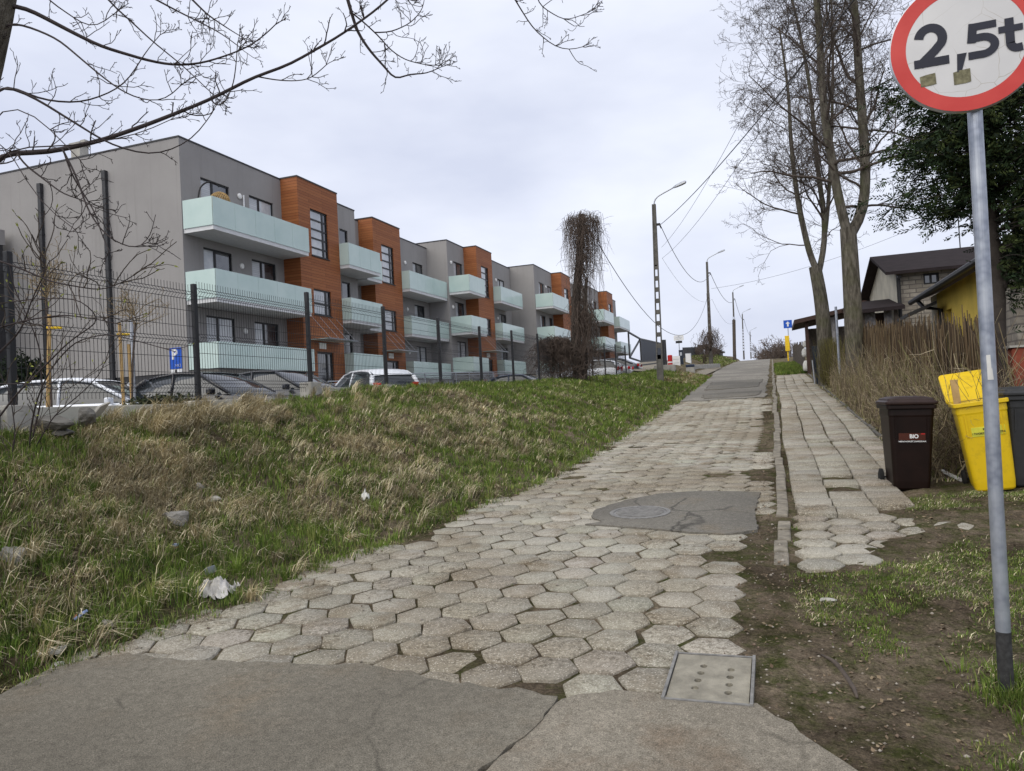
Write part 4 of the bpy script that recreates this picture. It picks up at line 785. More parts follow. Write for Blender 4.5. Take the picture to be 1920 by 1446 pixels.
# ---- yellow house with a low eave running towards the camera
yh = thing('yellow_house', 'yellow rendered house with a black gutter and low dark eave', 'house', (4.35, 16.4, 1.0)); YX = 4.35
e0 = at(1717, 566, X=3.95); ze = e0[2]; ya, yb = 16.3, e0[1]+.1
w0 = at(1772, 583, X=YX); w1 = at(1786, 611, X=YX); lo_, hi_ = sorted((w0[1], w1[1]))
MB().wall(lambda u, v, w: (YX+w, u, v), ya, 23.2, .7, ze+.1, [(lo_, hi_, w1[2], w0[2])], .18).quad((YX, ya, .7), (10, ya, .7), (10, ya, ze+1.4), (YX, ya, ze+.1)).build('wall', 'yellow_wall', yh, fix=False)
m = MB().quad((YX, 23.2, .7), (YX, yb, .7), (YX, yb, ze+.1), (YX, 23.2, ze+.1)).quad((YX, yb, .7), (10, yb, .7), (10, yb, ze+1.4), (YX, yb, ze+.1)); m.build('pale_end_wall', 'pale_wall', yh, fix=False)
MB().quad((YX+.17, lo_, w1[2]), (YX+.17, hi_, w1[2]), (YX+.17, hi_, w0[2]), (YX+.17, lo_, w0[2])).build('window', 'pane', yh, fix=False)
MB().add([(3.95, ya-.2, ze), (3.95, yb+.3, ze), (7.3, yb+.3, ze+1.25), (7.3, ya-.2, ze+1.25), (3.95, ya-.2, ze+.12), (3.95, yb+.3, ze+.12), (7.3, yb+.3, ze+1.37), (7.3, ya-.2, ze+1.37)], [(0, 1, 2, 3), (7, 6, 5, 4), (0, 4, 5, 1), (1, 5, 6, 2), (2, 6, 7, 3), (3, 7, 4, 0)]).build('roof', 'roof_brown', yh)
m = MB().tube([(3.88, ya-.2, ze+.02), (3.88, yb+.3, ze+.02)], .075, 8); m.build('gutter', 'gutter', yh); MB().tube([(3.9, yb-.6, ze), (4.0, yb-.9, ze-.25), (4.27, yb-1.6, ze-.4), (4.27, yb-1.7, .8)], .055, 8).build('downpipe', 'gutter', yh)
p = at(1706, 594, X=3.6); MB().obox((3.75, p[1], p[2]+.12), (.35, 0, .14), (0, .9, 0), (0, 0, .04)).build('porch_roof', 'gutter', yh)
# ---- dark brick outbuilding at the right edge
ob = thing('brick_outbuilding', 'dark grey brick outbuilding with a black overhanging roof at the right edge', 'house', (4.0, 12.5, .8))
q = at(1906, 600, Y=15.3)
MB().box(q[0], 15.3, .6, q[0]+5, 16.2, 3.7).build('wall', 'block_wall', ob); e = at(1885, 500, Y=14.8); MB().add([(e[0], 14.6, e[2]-.02), (e[0], 16.3, e[2]+.05), (e[0]+4, 16.3, e[2]+2.3), (e[0]+4, 14.6, e[2]+2.3), (e[0], 14.6, e[2]+.14), (e[0], 16.3, e[2]+.2), (e[0]+4, 16.3, e[2]+2.45), (e[0]+4, 14.6, e[2]+2.45)], [(0, 1, 2, 3), (7, 6, 5, 4), (0, 4, 5, 1), (1, 5, 6, 2), (2, 6, 7, 3), (3, 7, 4, 0)]).build('roof', 'roof_brown', ob)
# ---- curtained gazebo, brown roofed shed, carport
def drape(x0, x1, y, z0, z1, n=26):
    V = []
    for k in range(n+1): t = k/n; V += [(x0+(x1-x0)*t, y+.05*math.sin(k*1.7)+.02*math.sin(k*3.1), z0), (x0+(x1-x0)*t, y+.03*math.sin(k*1.7), z1)]
    return MB().add(V, [(2*k, 2*k+2, 2*k+3, 2*k+1) for k in range(n)])
a = at(1617, 580, Y=27); b_ = at(1680, 573, Y=27)
gz_ = thing('gazebo', 'dark roofed gazebo hung with grey curtains behind the reed fence', 'gazebo', (a[0], 27, 1.4))
m = MB().obox(((a[0]+b_[0])/2-.05, 27.9, a[2]+.16), (.75, 0, .02), (0, 1.3, .25), (0, 0, .06)); m.build('roof', 'roof_metal', gz_)
for x in (a[0]+.0, b_[0]-.02): MB().box(x-.05, 26.95, 1.3, x+.05, 27.05, a[2]+.02).build('post', 'old_wood', gz_)
mid = (a[0]+b_[0])/2
drape(a[0]+.04, mid-.12, 27.1, 1.6, a[2]-.05).build('curtain', 'curtain', gz_, smooth=True, fix=False); drape(mid+.14, b_[0]-.12, 27.12, 1.6, a[2]-.05).build('curtain', 'curtain', gz_, smooth=True, fix=False)
MB().box(a[0], 28.9, 1.3, b_[0], 29.0, a[2]).build('back_wall', 'roof_brown', gz_)
a = at(1598, 578, Y=38); b_ = at(1640, 540, Y=38)
sh = thing('shed', 'low shed with a dark brown pitched roof left of the stone house', 'shed', (a[0], 38, 2.1))
m = MB(); m.add([(a[0]-.2, 37.6, a[2]), (b_[0]+2.5, 37.6, b_[2]+.4), (b_[0]+2.5, 41, b_[2]+.4), (a[0]-.2, 41, a[2]), (a[0]-.2, 37.6, a[2]+.16), (b_[0]+2.5, 37.6, b_[2]+.56), (b_[0]+2.5, 41, b_[2]+.56), (a[0]-.2, 41, a[2]+.16)], [(0, 3, 2, 1), (4, 5, 6, 7), (0, 1, 5, 4), (1, 2, 6, 5), (2, 3, 7, 6), (3, 0, 4, 7)])
for k in range(5): t = k/5; m.bar((a[0]-.2+(b_[0]+2.7-a[0])*t, 37.58, a[2]+.2+(b_[2]+.4-a[2])*t), (a[0]-.2+(b_[0]+2.7-a[0])*t, 41, a[2]+.2+(b_[2]+.4-a[2])*t), .05)
m.build('roof', 'roof_brown', sh); MB().box(a[0], 37.9, 1.9, b_[0]+2.2, 40.8, a[2]-.02).build('wall', 'old_wood', sh)
a = at(1489, 607, Y=41); b_ = at(1571, 586, Y=41); p = at(1519, 710, Y=41)
cp = thing('carport', 'wooden lean-to carport with a dark brown overhanging roof and a brown post', 'carport', (1.73, 41, 2.2))
m = MB().add([(a[0], 40.6, a[2]-.05), (b_[0]+.9, 40.6, b_[2]+.05), (b_[0]+.9, 46, b_[2]+.1), (a[0], 46, a[2]), (a[0], 40.6, a[2]+.16), (b_[0]+.9, 40.6, b_[2]+.26), (b_[0]+.9, 46, b_[2]+.3), (a[0], 46, a[2]+.2)], [(0, 3, 2, 1), (4, 5, 6, 7), (0, 1, 5, 4), (1, 2, 6, 5), (2, 3, 7, 6), (3, 0, 4, 7)]); m.build('roof', 'roof_brown', cp)
MB().box(1.66, 40.95, 1.9, 1.82, 41.12, a[2]+.1).build('post', 'roof_brown', cp); MB().bar((1.72, 41.05, a[2]-.02), (b_[0]+.6, 41.05, b_[2]+.02), .1).build('beam', 'old_wood', cp)
c0 = at(1538, 600, Y=41.2); c1 = at(1571, 600, Y=41.2); drape(c0[0], c1[0], 41.2, 2.0, b_[2]-.05, 18).build('curtain', 'curtain', cp, smooth=True, fix=False); MB().box(1.9, 45.5, 2, 5, 45.6, a[2]).build('back_wall', 'old_wood', cp)
p = at(1512, 698, Y=42.3); t = thing('sack_pile', 'white sacks leaning against the carport post', 'sacks', p)
m = MB()
for k, (w, hh) in enumerate(((.16, .55), (.15, .45), (.14, .35))):
    zz = p[2]+.05+[0, .75, 1.25][k]; m.lathe([(.0, 0), (w*.8, .02), (w, hh*.3), (w*.95, hh*.7), (w*.5, hh), (.0, hh+.02)], (p[0]+.04*math.sin(k*4), p[1], zz), 10)
m.build('sack', 'paper', t, smooth=True)
t = thing('picket_fence', 'dark weathered board fence beyond the carport', 'fence', (1.75, 47, 2.5)); m = MB()
for k in range(70): y = 46+k*.36; z = float(road_z(y)); m.box(1.74, y, z-.1, 1.77, y+.27, z+1.5+random.uniform(-.15, .25))
m.build('boards', 'old_wood', t)
p = at(1535, 722, Y=30.5); t = thing('metal_sheet', 'dark blue metal sheet standing upright at the edge of the pavement', 'metal sheet', p)
m = MB().obox((p[0]+.06, 30.6, p[2]+.72), (.17, 0, 0), (0, .03, 0), (-.05, 0, .76)); m.build('panel', 'navy', t, bevel=.008); MB().tube([(p[0]-.12, 30.5, p[2]-.1), (p[0]-.17, 30.5, p[2]+.95)], .03, 8).build('post', 'steel', t)
p = at(1577, 735, Y=23.2); q = at(1570, 575, Y=23.2); t = thing('fence_post', 'tall thin galvanised fence post at the end of the brambles', 'post', p); MB().tube([(p[0], 23.2, p[2]-.3), (p[0], 23.2, q[2])], .035, 10).build('post', 'galvanised', t); MB().bar((p[0]-.01, 23.2, p[2]+1.3), (p[0]+.25, 26, p[2]+1.5), .02).build('stay_wire', 'wire', t)
t = thing('terracotta_wall', 'low red brown painted wall piece behind the bins', 'wall', (3.0, 10.6, .7)); p = at(1900, 700, Y=10.6); MB().box(p[0], 10.6, .5, p[0]+1.6, 10.8, at(1900, 652, Y=10.6)[2]).build('wall', 'terracotta', t, bevel=.02); MB().box(p[0]-.03, 10.57, at(1900, 652, Y=10.6)[2], p[0]+1.6, 10.83, at(1900, 648, Y=10.6)[2]).build('coping', 'concrete', t)
# ---- reed fence
RX = 2.32; t = thing('reed_fence', 'brown reed screen fence behind the brambles', 'fence', (RX, 9.6, .6))
L = []; Cc = []
y = 9.7
while y < 23.0:
    z = gz1(RX, y); hgt = float(np.interp(y, [9.7, 23], [1.62, 1.80]))+rng.normal(0, .09); x = RX+rng.normal(0, .03)
    L.append((np.array([(x, y, z), (x+rng.normal(0, .02), y+rng.normal(0, .03), z+hgt)]), .009, .006)); Cc.append(np.array([(.15, .105, .062), (.10, .07, .045), (.20, .15, .09), (.06, .045, .032)][rng.integers(0, 4)])); y += rng.uniform(.006, .02)
twigs_col('reeds', L, Cc, 'straw', t)
m = MB()
for z in (.45, 1.25): m.bar((RX+.03, 9.7, gz1(RX, 9.7)+z), (RX+.03, 23, gz1(RX, 23)+z), .03)
m.build('rail', 'old_wood', t); MB().box(RX+.05, 9.75, .4, RX+.07, 22.95, 2.0).build('backing', 'roof_brown', t)
# ---- brambles: arching stems in front of the reed fence, one mass
L = []; Cc = []; BC = [(.32, .26, .165), (.22, .175, .11), (.40, .34, .23), (.15, .115, .08), (.22, .21, .09), (.10, .075, .06)]
for k in range(6800):
    y = 8.9+15.5*rng.random()**1.25; x = 1.72+.6*rng.random() if rng.random() < .75 else 1.62+.15*rng.random()
    if y < 10.2: x = 1.55+1.35*rng.random(); y = 9.15+rng.random()*.9
    z = gz1(x, y); H_ = rng.uniform(.4, 1.75)*(1.0 if x > 1.8 else .58); a = rng.uniform(0, 2*math.pi); rr = rng.uniform(.15, 1.05); n = 7
    if rng.random() < .25: rr *= 1.4; H_ *= .8
    tt = np.linspace(0, 1, n); droop = rng.uniform(0, 1.25)
    px_ = x+np.cos(a)*rr*tt**1.3*.7+np.cumsum(rng.normal(0, .03, n)); py_ = y+np.sin(a)*rr*tt**1.3+np.cumsum(rng.normal(0, .04, n)); pz_ = z+H_*(tt-droop*.6*tt**3)+np.cumsum(rng.normal(0, .02, n))
    lim = 1.60-.1*(y < 11); px_ = np.where(px_ < lim, lim+(lim-px_)*.3, px_)
    r0 = rng.uniform(.0025, .0055) if rng.random() < .97 else .011; L.append((np.stack([px_, py_, pz_], 1), r0, r0*.45)); Cc.append(np.array(BC[rng.integers(0, len(BC))])*rng.uniform(.75, 1.25))
    if rng.random() < .5:
        j = rng.integers(2, 6); q = np.array([px_[j], py_[j], pz_[j]]); dv_ = rng.normal(0, .12, 3)+np.array([0, 0, .06]); L.append((np.stack([q, q+dv_*.6+rng.normal(0, .02, 3), q+dv_*1.3]), r0*.6, r0*.3)); Cc.append(Cc[-1])
tag(twigs_col('brambles', L, Cc, 'straw'), 'tangle of dry brown bramble stems in front of the reed fence', kind='stuff')
# ---- olive hedge plant beside the dark blue panel
t = thing('hedge', 'thin olive green hedge beside the dark blue panel', 'hedge', (1.85, 27, 1.5)); L = []; Cc = []
for k in range(1500):
    y = rng.uniform(24.5, 29.8); x = 1.62+.5*rng.random(); z = gz1(x, y); H_ = rng.uniform(.5, 1.75); q = np.array([x, y, z]); e = q+np.array([rng.normal(0, .12), rng.normal(0, .2), H_]); L.append((np.stack([q+(e-q)*.25, q+(e-q)*.6+rng.normal(0, .05, 3), e]), .007, .003)); Cc.append(np.array([(.13, .12, .035), (.10, .085, .04), (.16, .14, .05), (.07, .06, .03)][rng.integers(0, 4)]))
twigs_col('stems', L, Cc, 'straw', t)
# ---- far one way sign, yellow cabinet, green mat
p = at(1479, 655, Y=66); q = at(1477, 608, Y=66); t = thing('one_way_sign', 'small blue square sign with a white upward arrow far up the road', 'sign', p)
MB().tube([(q[0], 66, p[2]-.6), (q[0], 66, q[2]+.3)], .035, 8).build('post', 'steel', t); MB().box(q[0]-.33, 65.93, q[2]-.33, q[0]+.33, 65.96, q[2]+.33).build('board', 'blue_paint', t)
MB().prism([(-.06, -.2), (.06, -.2), (.06, .04), (.17, .04), (0, .22), (-.17, .04), (-.06, .04)], lambda u, v, w: (q[0]+u, 65.93-w, q[2]+v), .001, .008).build('arrow', 'white_paint', t)
p = at(1477, 656, Y=65); t = thing('gas_cabinet', 'yellow gas cabinet on a short leg beside the board fence', 'cabinet', p); MB().box(p[0]-.17, 65, p[2]-.1, p[0]+.17, 65.3, p[2]+1.15).build('case', 'yellow_paint', t, bevel=.01); MB().box(p[0]-.05, 65.1, p[2]-.9, p[0]+.05, 65.2, p[2]-.1).build('leg', 'yellow_paint', t)
# ================================================================ weight limit sign in the foreground
SXp, SYp = .89, 3.84; sg = thing('weight_limit_sign', 'large round red rimmed sign with 2,5t on a galvanised pole in the foreground', 'sign', (SXp, SYp, .2))
tp = at(1828, 215, Y=SYp-.02); ctr = at(1809, 84, Y=SYp-.06); bs = np.array([SXp, SYp, gz1(SXp, SYp)])
tl_ = (tp-bs)/(tp[2]-bs[2]); topz = ctr[2]+.22
MB().tube([bs+tl_*(z-bs[2]) for z in (bs[2]-.3, bs[2]+.2, bs[2]+.6, 2.0, topz)], .0295, 20).build('pole', 'galvanised', sg, smooth=False)
MB().tube([bs+tl_*z for z in (-.02, .16, .27)], [.0312, .0306, .0299], 20).build('pole_sleeve', 'bitumen', sg)
SR = .302; yF = ctr[1]-.012
MB().lathe([(SR-.004, .012), (SR, .008), (SR, -.008), (SR-.006, -.012), (0, -.0121)], (ctr[0], ctr[1], ctr[2]), 72, 'y').build('disc', 'steel', sg)
m = M_('sign_red', .4, 0, .35); cr = m.vor(9, .0, .012, 'DISTANCE_TO_EDGE'); m.col(m.mix(m.noise(4, 4, lo=.4, hi=.65), (.50, .035, .030), (.58, .060, .050))); mk('sign_red', m)
m = M_('sign_white', .38, 0, .35); n_ = m.n.new('ShaderNodeTexNoise'); n_.inputs['Scale'].default_value = 5; n_.inputs['Detail'].default_value = 3; m.link(m.vec, n_.inputs['Vector'])
wv = m.n.new('ShaderNodeMix'); wv.data_type = 'VECTOR'; wv.inputs[0].default_value = .07; m.link(m.vec, wv.inputs[4]); m.link(n_.outputs['Color'], wv.inputs[5])
cr = m.vor(7.5, .002, .010, 'DISTANCE_TO_EDGE', wv.outputs[1]); pr = m.noise(3.2, 3, lo=.44, hi=.56)
base = m.mix(m.noise(2.5, 5, lo=.35, hi=.7), (.56, .56, .57), (.66, .66, .66)); cracked = m.mix(cr, (.40, .38, .34), base); m.col(m.mix(pr, base, cracked)); mk('sign_white', m)
def ring(r0, r1, y, n=96):
    V = []
    for k in range(n): a = 2*math.pi*k/n; V += [(ctr[0]+r0*math.cos(a), y, ctr[2]+r0*math.sin(a)), (ctr[0]+r1*math.cos(a), y, ctr[2]+r1*math.sin(a))]
    return MB().add(V, [(2*k, 2*k+1, (2*k+3) % (2*n), (2*k+2) % (2*n)) for k in range(n)])
ring(.236, SR-.004, ctr[1]-.0145).build('red_ring', 'sign_red', sg, fix=False)
MB().add([(ctr[0]+.238*math.cos(k*math.pi/48), ctr[1]-.0138, ctr[2]+.238*math.sin(k*math.pi/48)) for k in range(96)], [tuple(range(96))]).build('white_face', 'sign_white', sg, fix=False)
RB = [0]
def ribbon(mb, pts, w, closed=False):
    """a flat stroke of width w along pts (sign plane u,v)"""
    p = np.array(pts, float); t = np.gradient(p, axis=0); t /= np.linalg.norm(t, axis=1, keepdims=True); n = np.stack([-t[:, 1], t[:, 0]], 1)
    a = p+n*w/2; b = p-n*w/2; V = []
    RB[0] += 1; yr = ctr[1]-.0156-.00025*RB[0]
    for k in range(len(p)): V += [(ctr[0]+a[k, 0], yr, ctr[2]+a[k, 1]), (ctr[0]+b[k, 0], yr, ctr[2]+b[k, 1])]
    mb.add(V, [(2*k, 2*k+1, 2*k+3, 2*k+2) for k in range(len(p)-1)])
def arcp(cx, cy, rx, ry, a0, a1, n=18): return [(cx+rx*math.cos(math.radians(a)), cy+ry*math.sin(math.radians(a))) for a in np.linspace(a0, a1, n)]
m = MB(); w = .038
x2 = -.135; b0 = -.075; hh = .19
ribbon(m, arcp(x2, b0+hh-.068, .047, .050, 172, -32, 20)+[(x2+.012, b0+.065), (x2-.050, b0+.010)], w)
ribbon(m, [(x2-.071, b0+.018), (x2+.068, b0+.018)], w)
m2 = m
xc = -.028; m.add([(ctr[0]+xc+u, ctr[1]-.0160, ctr[2]+b0+v) for u, v in ((-.012, -.048), (.006, -.048), (.030, .033), (-.008, .033))], [(0, 1, 2, 3)])
x5 = .062; hs = .155
ribbon(m, [(x5+.058, b0+hs-.016), (x5-.040, b0+hs-.016)], .032); ribbon(m, [(x5-.030, b0+hs), (x5-.040, b0+.070)], .034)
ribbon(m, [(x5-.046, b0+.088)]+arcp(x5+.0, b0+.052, .048, .038, 100, -100, 20)+[(x5-.055, b0+.0145)], .033)
xt = .168; ribbon(m, [(xt, b0+.15), (xt, b0+.040)]+arcp(xt+.026, b0+.042, .026, .026, 180, 275, 8)+[(xt+.045, b0+.018)], .034); ribbon(m, [(xt-.042, b0+.104), (xt+.05, b0+.104)], .028)
m.build('lettering', 'black_text', sg, fix=False)
P('sticker', (.17, .16, .10), .9, 0, .55, 40)
for (u0, v0, w_, h_, an) in ((-.155, -.135, .062, .052, .05), (-.022, -.145, .066, .062, .02)):
    c_, s_ = math.cos(an), math.sin(an); V = [(ctr[0]+u0+a*c_*w_/2-b*s_*h_/2, ctr[1]-.0158-.0004*(a+b), ctr[2]+v0+a*s_*w_/2+b*c_*h_/2) for a, b in ((-1, -1), (.3, -1), (1, -.9), (1, 1), (-.2, .95), (-1, .8))]
    MB().add(V, [tuple(range(6))]).build('sticker', 'sticker', sg, fix=False)
pz = at(1838, 700, Y=SYp)[2]; c_ = bs+tl_*(at(1840, 690, Y=SYp)[2]-bs[2]); 
st = MB(); V = []
for z in (-.055, .055):
    for a in np.linspace(-1.9, -.9, 7): V.append((c_[0]+.0303*math.cos(a)-.004, c_[1]+.0303*math.sin(a), c_[2]+z))
st.add(V, [(k, k+1, k+8, k+7) for k in range(6)]).build('pole_sticker', 'paper', sg, fix=False)
# ================================================================ wheelie bins
def bin240(label, loc, rotz, tilt, body, lid, wheel_dx=0, open_=False):
    t = thing('wheelie_bin', label, 'bin', loc, rotz, 'wheelie bins beside the brambles'); t.rotation_euler = (0, tilt, rotz); t.scale = (.83, .86, .905)
    # tapering tub lofted from rounded rectangles
    def rr(w, d, r, z, yo=0):
        out = []
        for cx, cy, a0 in ((w-r, d-r, 0), (-w+r, d-r, 90), (-w+r, -d+r, 180), (w-r, -d+r, 270)):
            for k in range(5): a = math.radians(a0+k*22.5); out.append((cx+r*math.cos(a), cy+r*math.sin(a)+yo, z))
        return out
    rings = [rr(.19, .22, .04, .0), rr(.205, .235, .05, .02), rr(.215, .245, .05, .10), rr(.255, .30, .05, .84), rr(.262, .305, .05, .86), rr(.262, .305, .05, .93), rr(.285, .335, .04, .935), rr(.285, .335, .04, .975), rr(.262, .312, .04, .978), rr(.25, .30, .04, .93), rr(.19, .22, .04, .05)]
    V = [p for r in rings for p in r]; n = 20; Fc = [(i*n+k, i*n+(k+1) % n, (i+1)*n+(k+1) % n, (i+1)*n+k) for i in range(len(rings)-1) for k in range(n)]+[tuple(range(n))[::-1], tuple(200+k for k in range(n))]
    MB().add(V, Fc).build('tub', body, t, local=True, bevel=.004)
    for s in (-1, 1): MB().add([(s*.18+a, -.2465-.0745*(z-.10)-b, z) for z in (.60, .84) for a, b in ((-.01, .01), (.01, .01), (.01, -.01), (-.01, -.01))], [(0, 1, 5, 4), (1, 2, 6, 5), (2, 3, 7, 6), (3, 0, 4, 7), (0, 3, 2, 1), (4, 5, 6, 7)]).build('rib', body, t, local=True)
    L_ = [rr(.29, .345, .05, .0), rr(.298, .352, .05, .012), rr(.298, .352, .05, .035), rr(.27, .325, .06, .05), rr(.265, .32, .06, .07), rr(.20, .25, .08, .092), rr(.1, .13, .06, .098)]
    V = [p for r in L_ for p in r]; Fc = [(i*n+k, i*n+(k+1) % n, (i+1)*n+(k+1) % n, (i+1)*n+k) for i in range(6) for k in range(n)]+[tuple(range(n))[::-1], tuple(120+k for k in range(n))]
    V = np.array(V)
    if open_:
        a = math.radians(-152); hy, hz = .36, 0.0; y = V[:, 1]-hy; z = V[:, 2]; V = np.stack([V[:, 0], hy+y*math.cos(a)-z*math.sin(a), y*math.sin(a)+z*math.cos(a)], 1)
    V[:, 2] += .98; lo = MB().add(V, Fc).build('lid', lid, t, local=True, bevel=.004)
    m = MB().tube([(-.27, .385, .96), (.27, .385, .96)], .016, 8); m.box(-.2, .33, .945, -.16, .4, .975); m.box(.16, .33, .945, .2, .4, .975); m.build('handle', body, t, local=True)
    for s in (-1, 1): MB().lathe([(0, -.024), (.075, -.026), (.1, -.018), (.1, .018), (.075, .026), (0, .024)], (s*.262, .26, .10), 22, 'x').build('wheel', 'rubber', t, local=True)
    MB().tube([(-.28, .26, .1), (.28, .26, .1)], .012, 8).build('axle', 'dark_metal', t, local=True)
    return t
bx = at(1711, 914, Y=8.62); z0 = gz1(bx[0], 8.8); b1 = bin240('dark brown organic waste bin with a closed lid and a BIO sticker', (bx[0], 8.9, z0), .06, .03, 'brown_bin', 'brown_lid')
SL = lambda u, z: Matrix.Translation((u, -.335+.0, z)) 
def on_front(t, s, size, mat, x, z, bold=0): return text('lettering', s, size, mat, t, Matrix.Translation((x, -.250-.0765*(z-.10)-.006, z)) @ Matrix.Rotation(math.radians(90)-.0765+.147*0, 4, 'X'), .0006, bold)
def front_plate(t, x0, x1, z0, z1, mat, d=.003): yf = lambda z: -.2465-.0745*(z-.10); return MB().add([(x0, yf(z0)-d, z0), (x1, yf(z0)-d, z0), (x1, yf(z1)-d, z1), (x0, yf(z1)-d, z1), (x0, yf(z0)+.004, z0), (x1, yf(z0)+.004, z0), (x1, yf(z1)+.004, z1), (x0, yf(z1)+.004, z1)], [(0, 1, 2, 3), (7, 6, 5, 4), (0, 4, 5, 1), (1, 5, 6, 2), (2, 6, 7, 3), (3, 7, 4, 0)]).build('label_plate', mat, t, local=True)
front_plate(b1, -.15, .15, .575, .655, 'bin_label'); on_front(b1, 'BIO', .062, 'white_paint', .02, .617, .0015); on_front(b1, 'NIERUCHOMOŚĆ ZAMIESZKAŁA', .021, 'white_paint', .0, .560, .0004); front_plate(b1, .10, .145, .640, .652, 'red_paint', .0045)
bx = at(1858, 917, Y=8.35); z0 = gz1(bx[0], 8.6); b2 = bin240('yellow recycling bin leaning to the left with its lid hanging open', (bx[0]+.085, 8.62, z0-.02), -.12, -.105, 'yellow_bin', 'yellow_bin', open_=True)
front_plate(b2, -.14, .20, .60, .70, 'lime_label'); on_front(b2, 'METALE', .030, 'ink', .03, .675, .0006); on_front(b2, 'I TWORZYWA SZTUCZNE', .028, 'ink', .03, .630, .0006)
tag(MB().obox((bx[0]-.15, 8.80, z0+.90), (.034, 0, 0), (0, .008, 0), (-.012, .02, .18)).build('wooden_plank', 'stake', bevel=.003), 'short pale wooden plank sticking out of the yellow bin', 'plank')
bx = at(1935, 905, Y=8.4); z0 = gz1(bx[0], 8.6); b3 = bin240('dark grey waste bin cut by the right edge of the photo', (bx[0]+.04, 8.7, z0), .03, .02, 'grey_bin', 'grey_bin')
p = at(1790, 893, Y=9.2); tag(MB().bar(at(1765, 882, Y=9.25), at(1812, 905, Y=8.95), .04, .02).build('wooden_batten', 'paper'), 'white painted batten lying between the brown and yellow bins', 'batten')
# ================================================================ litter, stones, rubble
def rock(name, label, cat, p, sx, sy, sz, mat, seed, group=None, rz=0):
    r = np.random.default_rng(seed); bm = bmesh.new(); bmesh.ops.create_icosphere(bm, subdivisions=3, radius=1)
    dirs = r.normal(0, 1, (9, 3)); dirs /= np.linalg.norm(dirs, axis=1, keepdims=True); lim = r.uniform(.55, .85, 9)
    for v in bm.verts:
        c = np.array(v.co)
        for d, l in zip(dirs, lim):
            k = c@d
            if k > l: c = c-d*(k-l)
        c *= 1+.04*r.normal(); v.co = (c[0]*sx, c[1]*sy, c[2]*sz)
    bmesh.ops.rotate(bm, verts=bm.verts, cent=(0, 0, 0), matrix=Matrix.Rotation(rz, 3, 'Z')); me = bpy.data.meshes.new(name); bm.to_mesh(me); bm.free(); o = link_mesh(name, me, mat, None); o.location = p; return tag(o, label, cat, group)
def onbank(x, y):
    """where the sight line through a measured point meets the terrain"""
    d = ray(x, y); ts = np.linspace(2, 30, 1500); q = CC+ts[:, None]*d; dz = q[:, 2]-ground_z(q[:, 0], q[:, 1]); k = np.argmax(dz < 0); return q[k]
p = onbank(322, 985); rock('stone', 'large flat grey stone half buried in the grass bank', 'stone', p+(0, .05, .03), .15, .1, .10, 'stone', 3, rz=.4)
p = onbank(402, 943); rock('stone', 'small pale flat stone above the large grey stone', 'stone', p+(0, 0, .03), .075, .05, .035, 'concrete', 5)
p = onbank(374, 920); rock('stone', 'small grey stone highest on the bank beside a green tuft', 'stone', p+(0, 0, .03), .05, .05, .05, 'stone', 6)
p = onbank(18, 1060); rock('stone', 'brownish boulder at the left edge of the bank', 'stone', p+(-.05, .05, .03), .13, .10, .12, 'stone', 8)
p = onbank(92, 1230); tag(MB().obox(p+(0, 0, .025), (.085, .03, .01), (-.02, .04, .004), (0, 0, .012)).build('concrete_shard', 'concrete', bevel=.006), 'pale concrete shard lying in green grass at the lower left', 'shard')
p = onbank(110, 1255); rock('stone', 'buff stone beside the asphalt at the lower left', 'stone', p+(0, 0, .015), .05, .035, .03, 'concrete', 9)
p = onbank(200, 1175); rock('stone', 'mossy buff stone under the drooping tussock', 'stone', p+(0, 0, .02), .05, .035, .03, 'stone', 12)
p = onbank(1552, 1128); rock('stone', 'pale flat stone on the trodden soil to the right', 'stone', p+(0, 0, .012), .055, .03, .018, 'concrete', 14)
def crumple(name, label, cat, p, sx, sy, h, mat, seed, n=22, mat2=None):
    r = np.random.default_rng(seed); V = []
    for i in range(n):
        for j in range(n):
            u, v = i/(n-1)*2-1, j/(n-1)*2-1; k = float(vnoise(np.array(u*3.2+seed), np.array(v*3.2), seed)); k2 = 1-abs(float(vnoise(np.array(u*4.2+v*1.8+seed), np.array(v*1.3+9), seed))-.5)*2
            x = sx*u*(1-.25*k2)+.02*(k-.5); y = sy*v*(1-.2*k); V.append((p[0]+x, p[1]+y, p[2]+h*(k*.55+k2**3*.55)*(1-.6*max(abs(u), abs(v))**3)+sl_*y))
    Fc = [(i*n+j, (i+1)*n+j, (i+1)*n+j+1, i*n+j+1) for i in range(n-1) for j in range(n-1)]; return tag(MB().add(V, Fc).build(name, mat, smooth=True, fix=False), label, cat)
p = onbank(395, 1118); crumple('crumpled_cloth', 'crumpled off-white cloth lying at the edge of the paving', 'cloth', p+(0, .05, .0), .17, .125, .14, 'cloth', 4, 34)
p = onbank(392, 1085); tag(MB().obox(p+(0, .02, .06), (.03, 0, .01), (0, .03, .0), (-.008, 0, .028)).build('foam_piece', 'grey_foam', bevel=.006), 'grey foam piece sticking out behind the crumpled cloth', 'foam')
p = onbank(152, 1163); t = thing('drink_pouch', 'pale blue and orange drink pouch lying in the leaf litter', 'wrapper', p)
P('pouch_blue', (.30, .38, .62), .35, 0, .3, 30); P('pouch_orange', (.55, .25, .15), .4, 0, .3, 30)
MB().obox(p+(0, 0, .035), (.030, .012, .022), (-.016, .03, 0), (-.006, -.002, .008)).build('pouch', 'pouch_blue', t, bevel=.006); MB().obox(p+(-.008, -.033, .032), (.012, .004, .012), (-.002, .003, 0), (-.006, -.002, .006)).build('print', 'pouch_orange', t, bevel=.002)
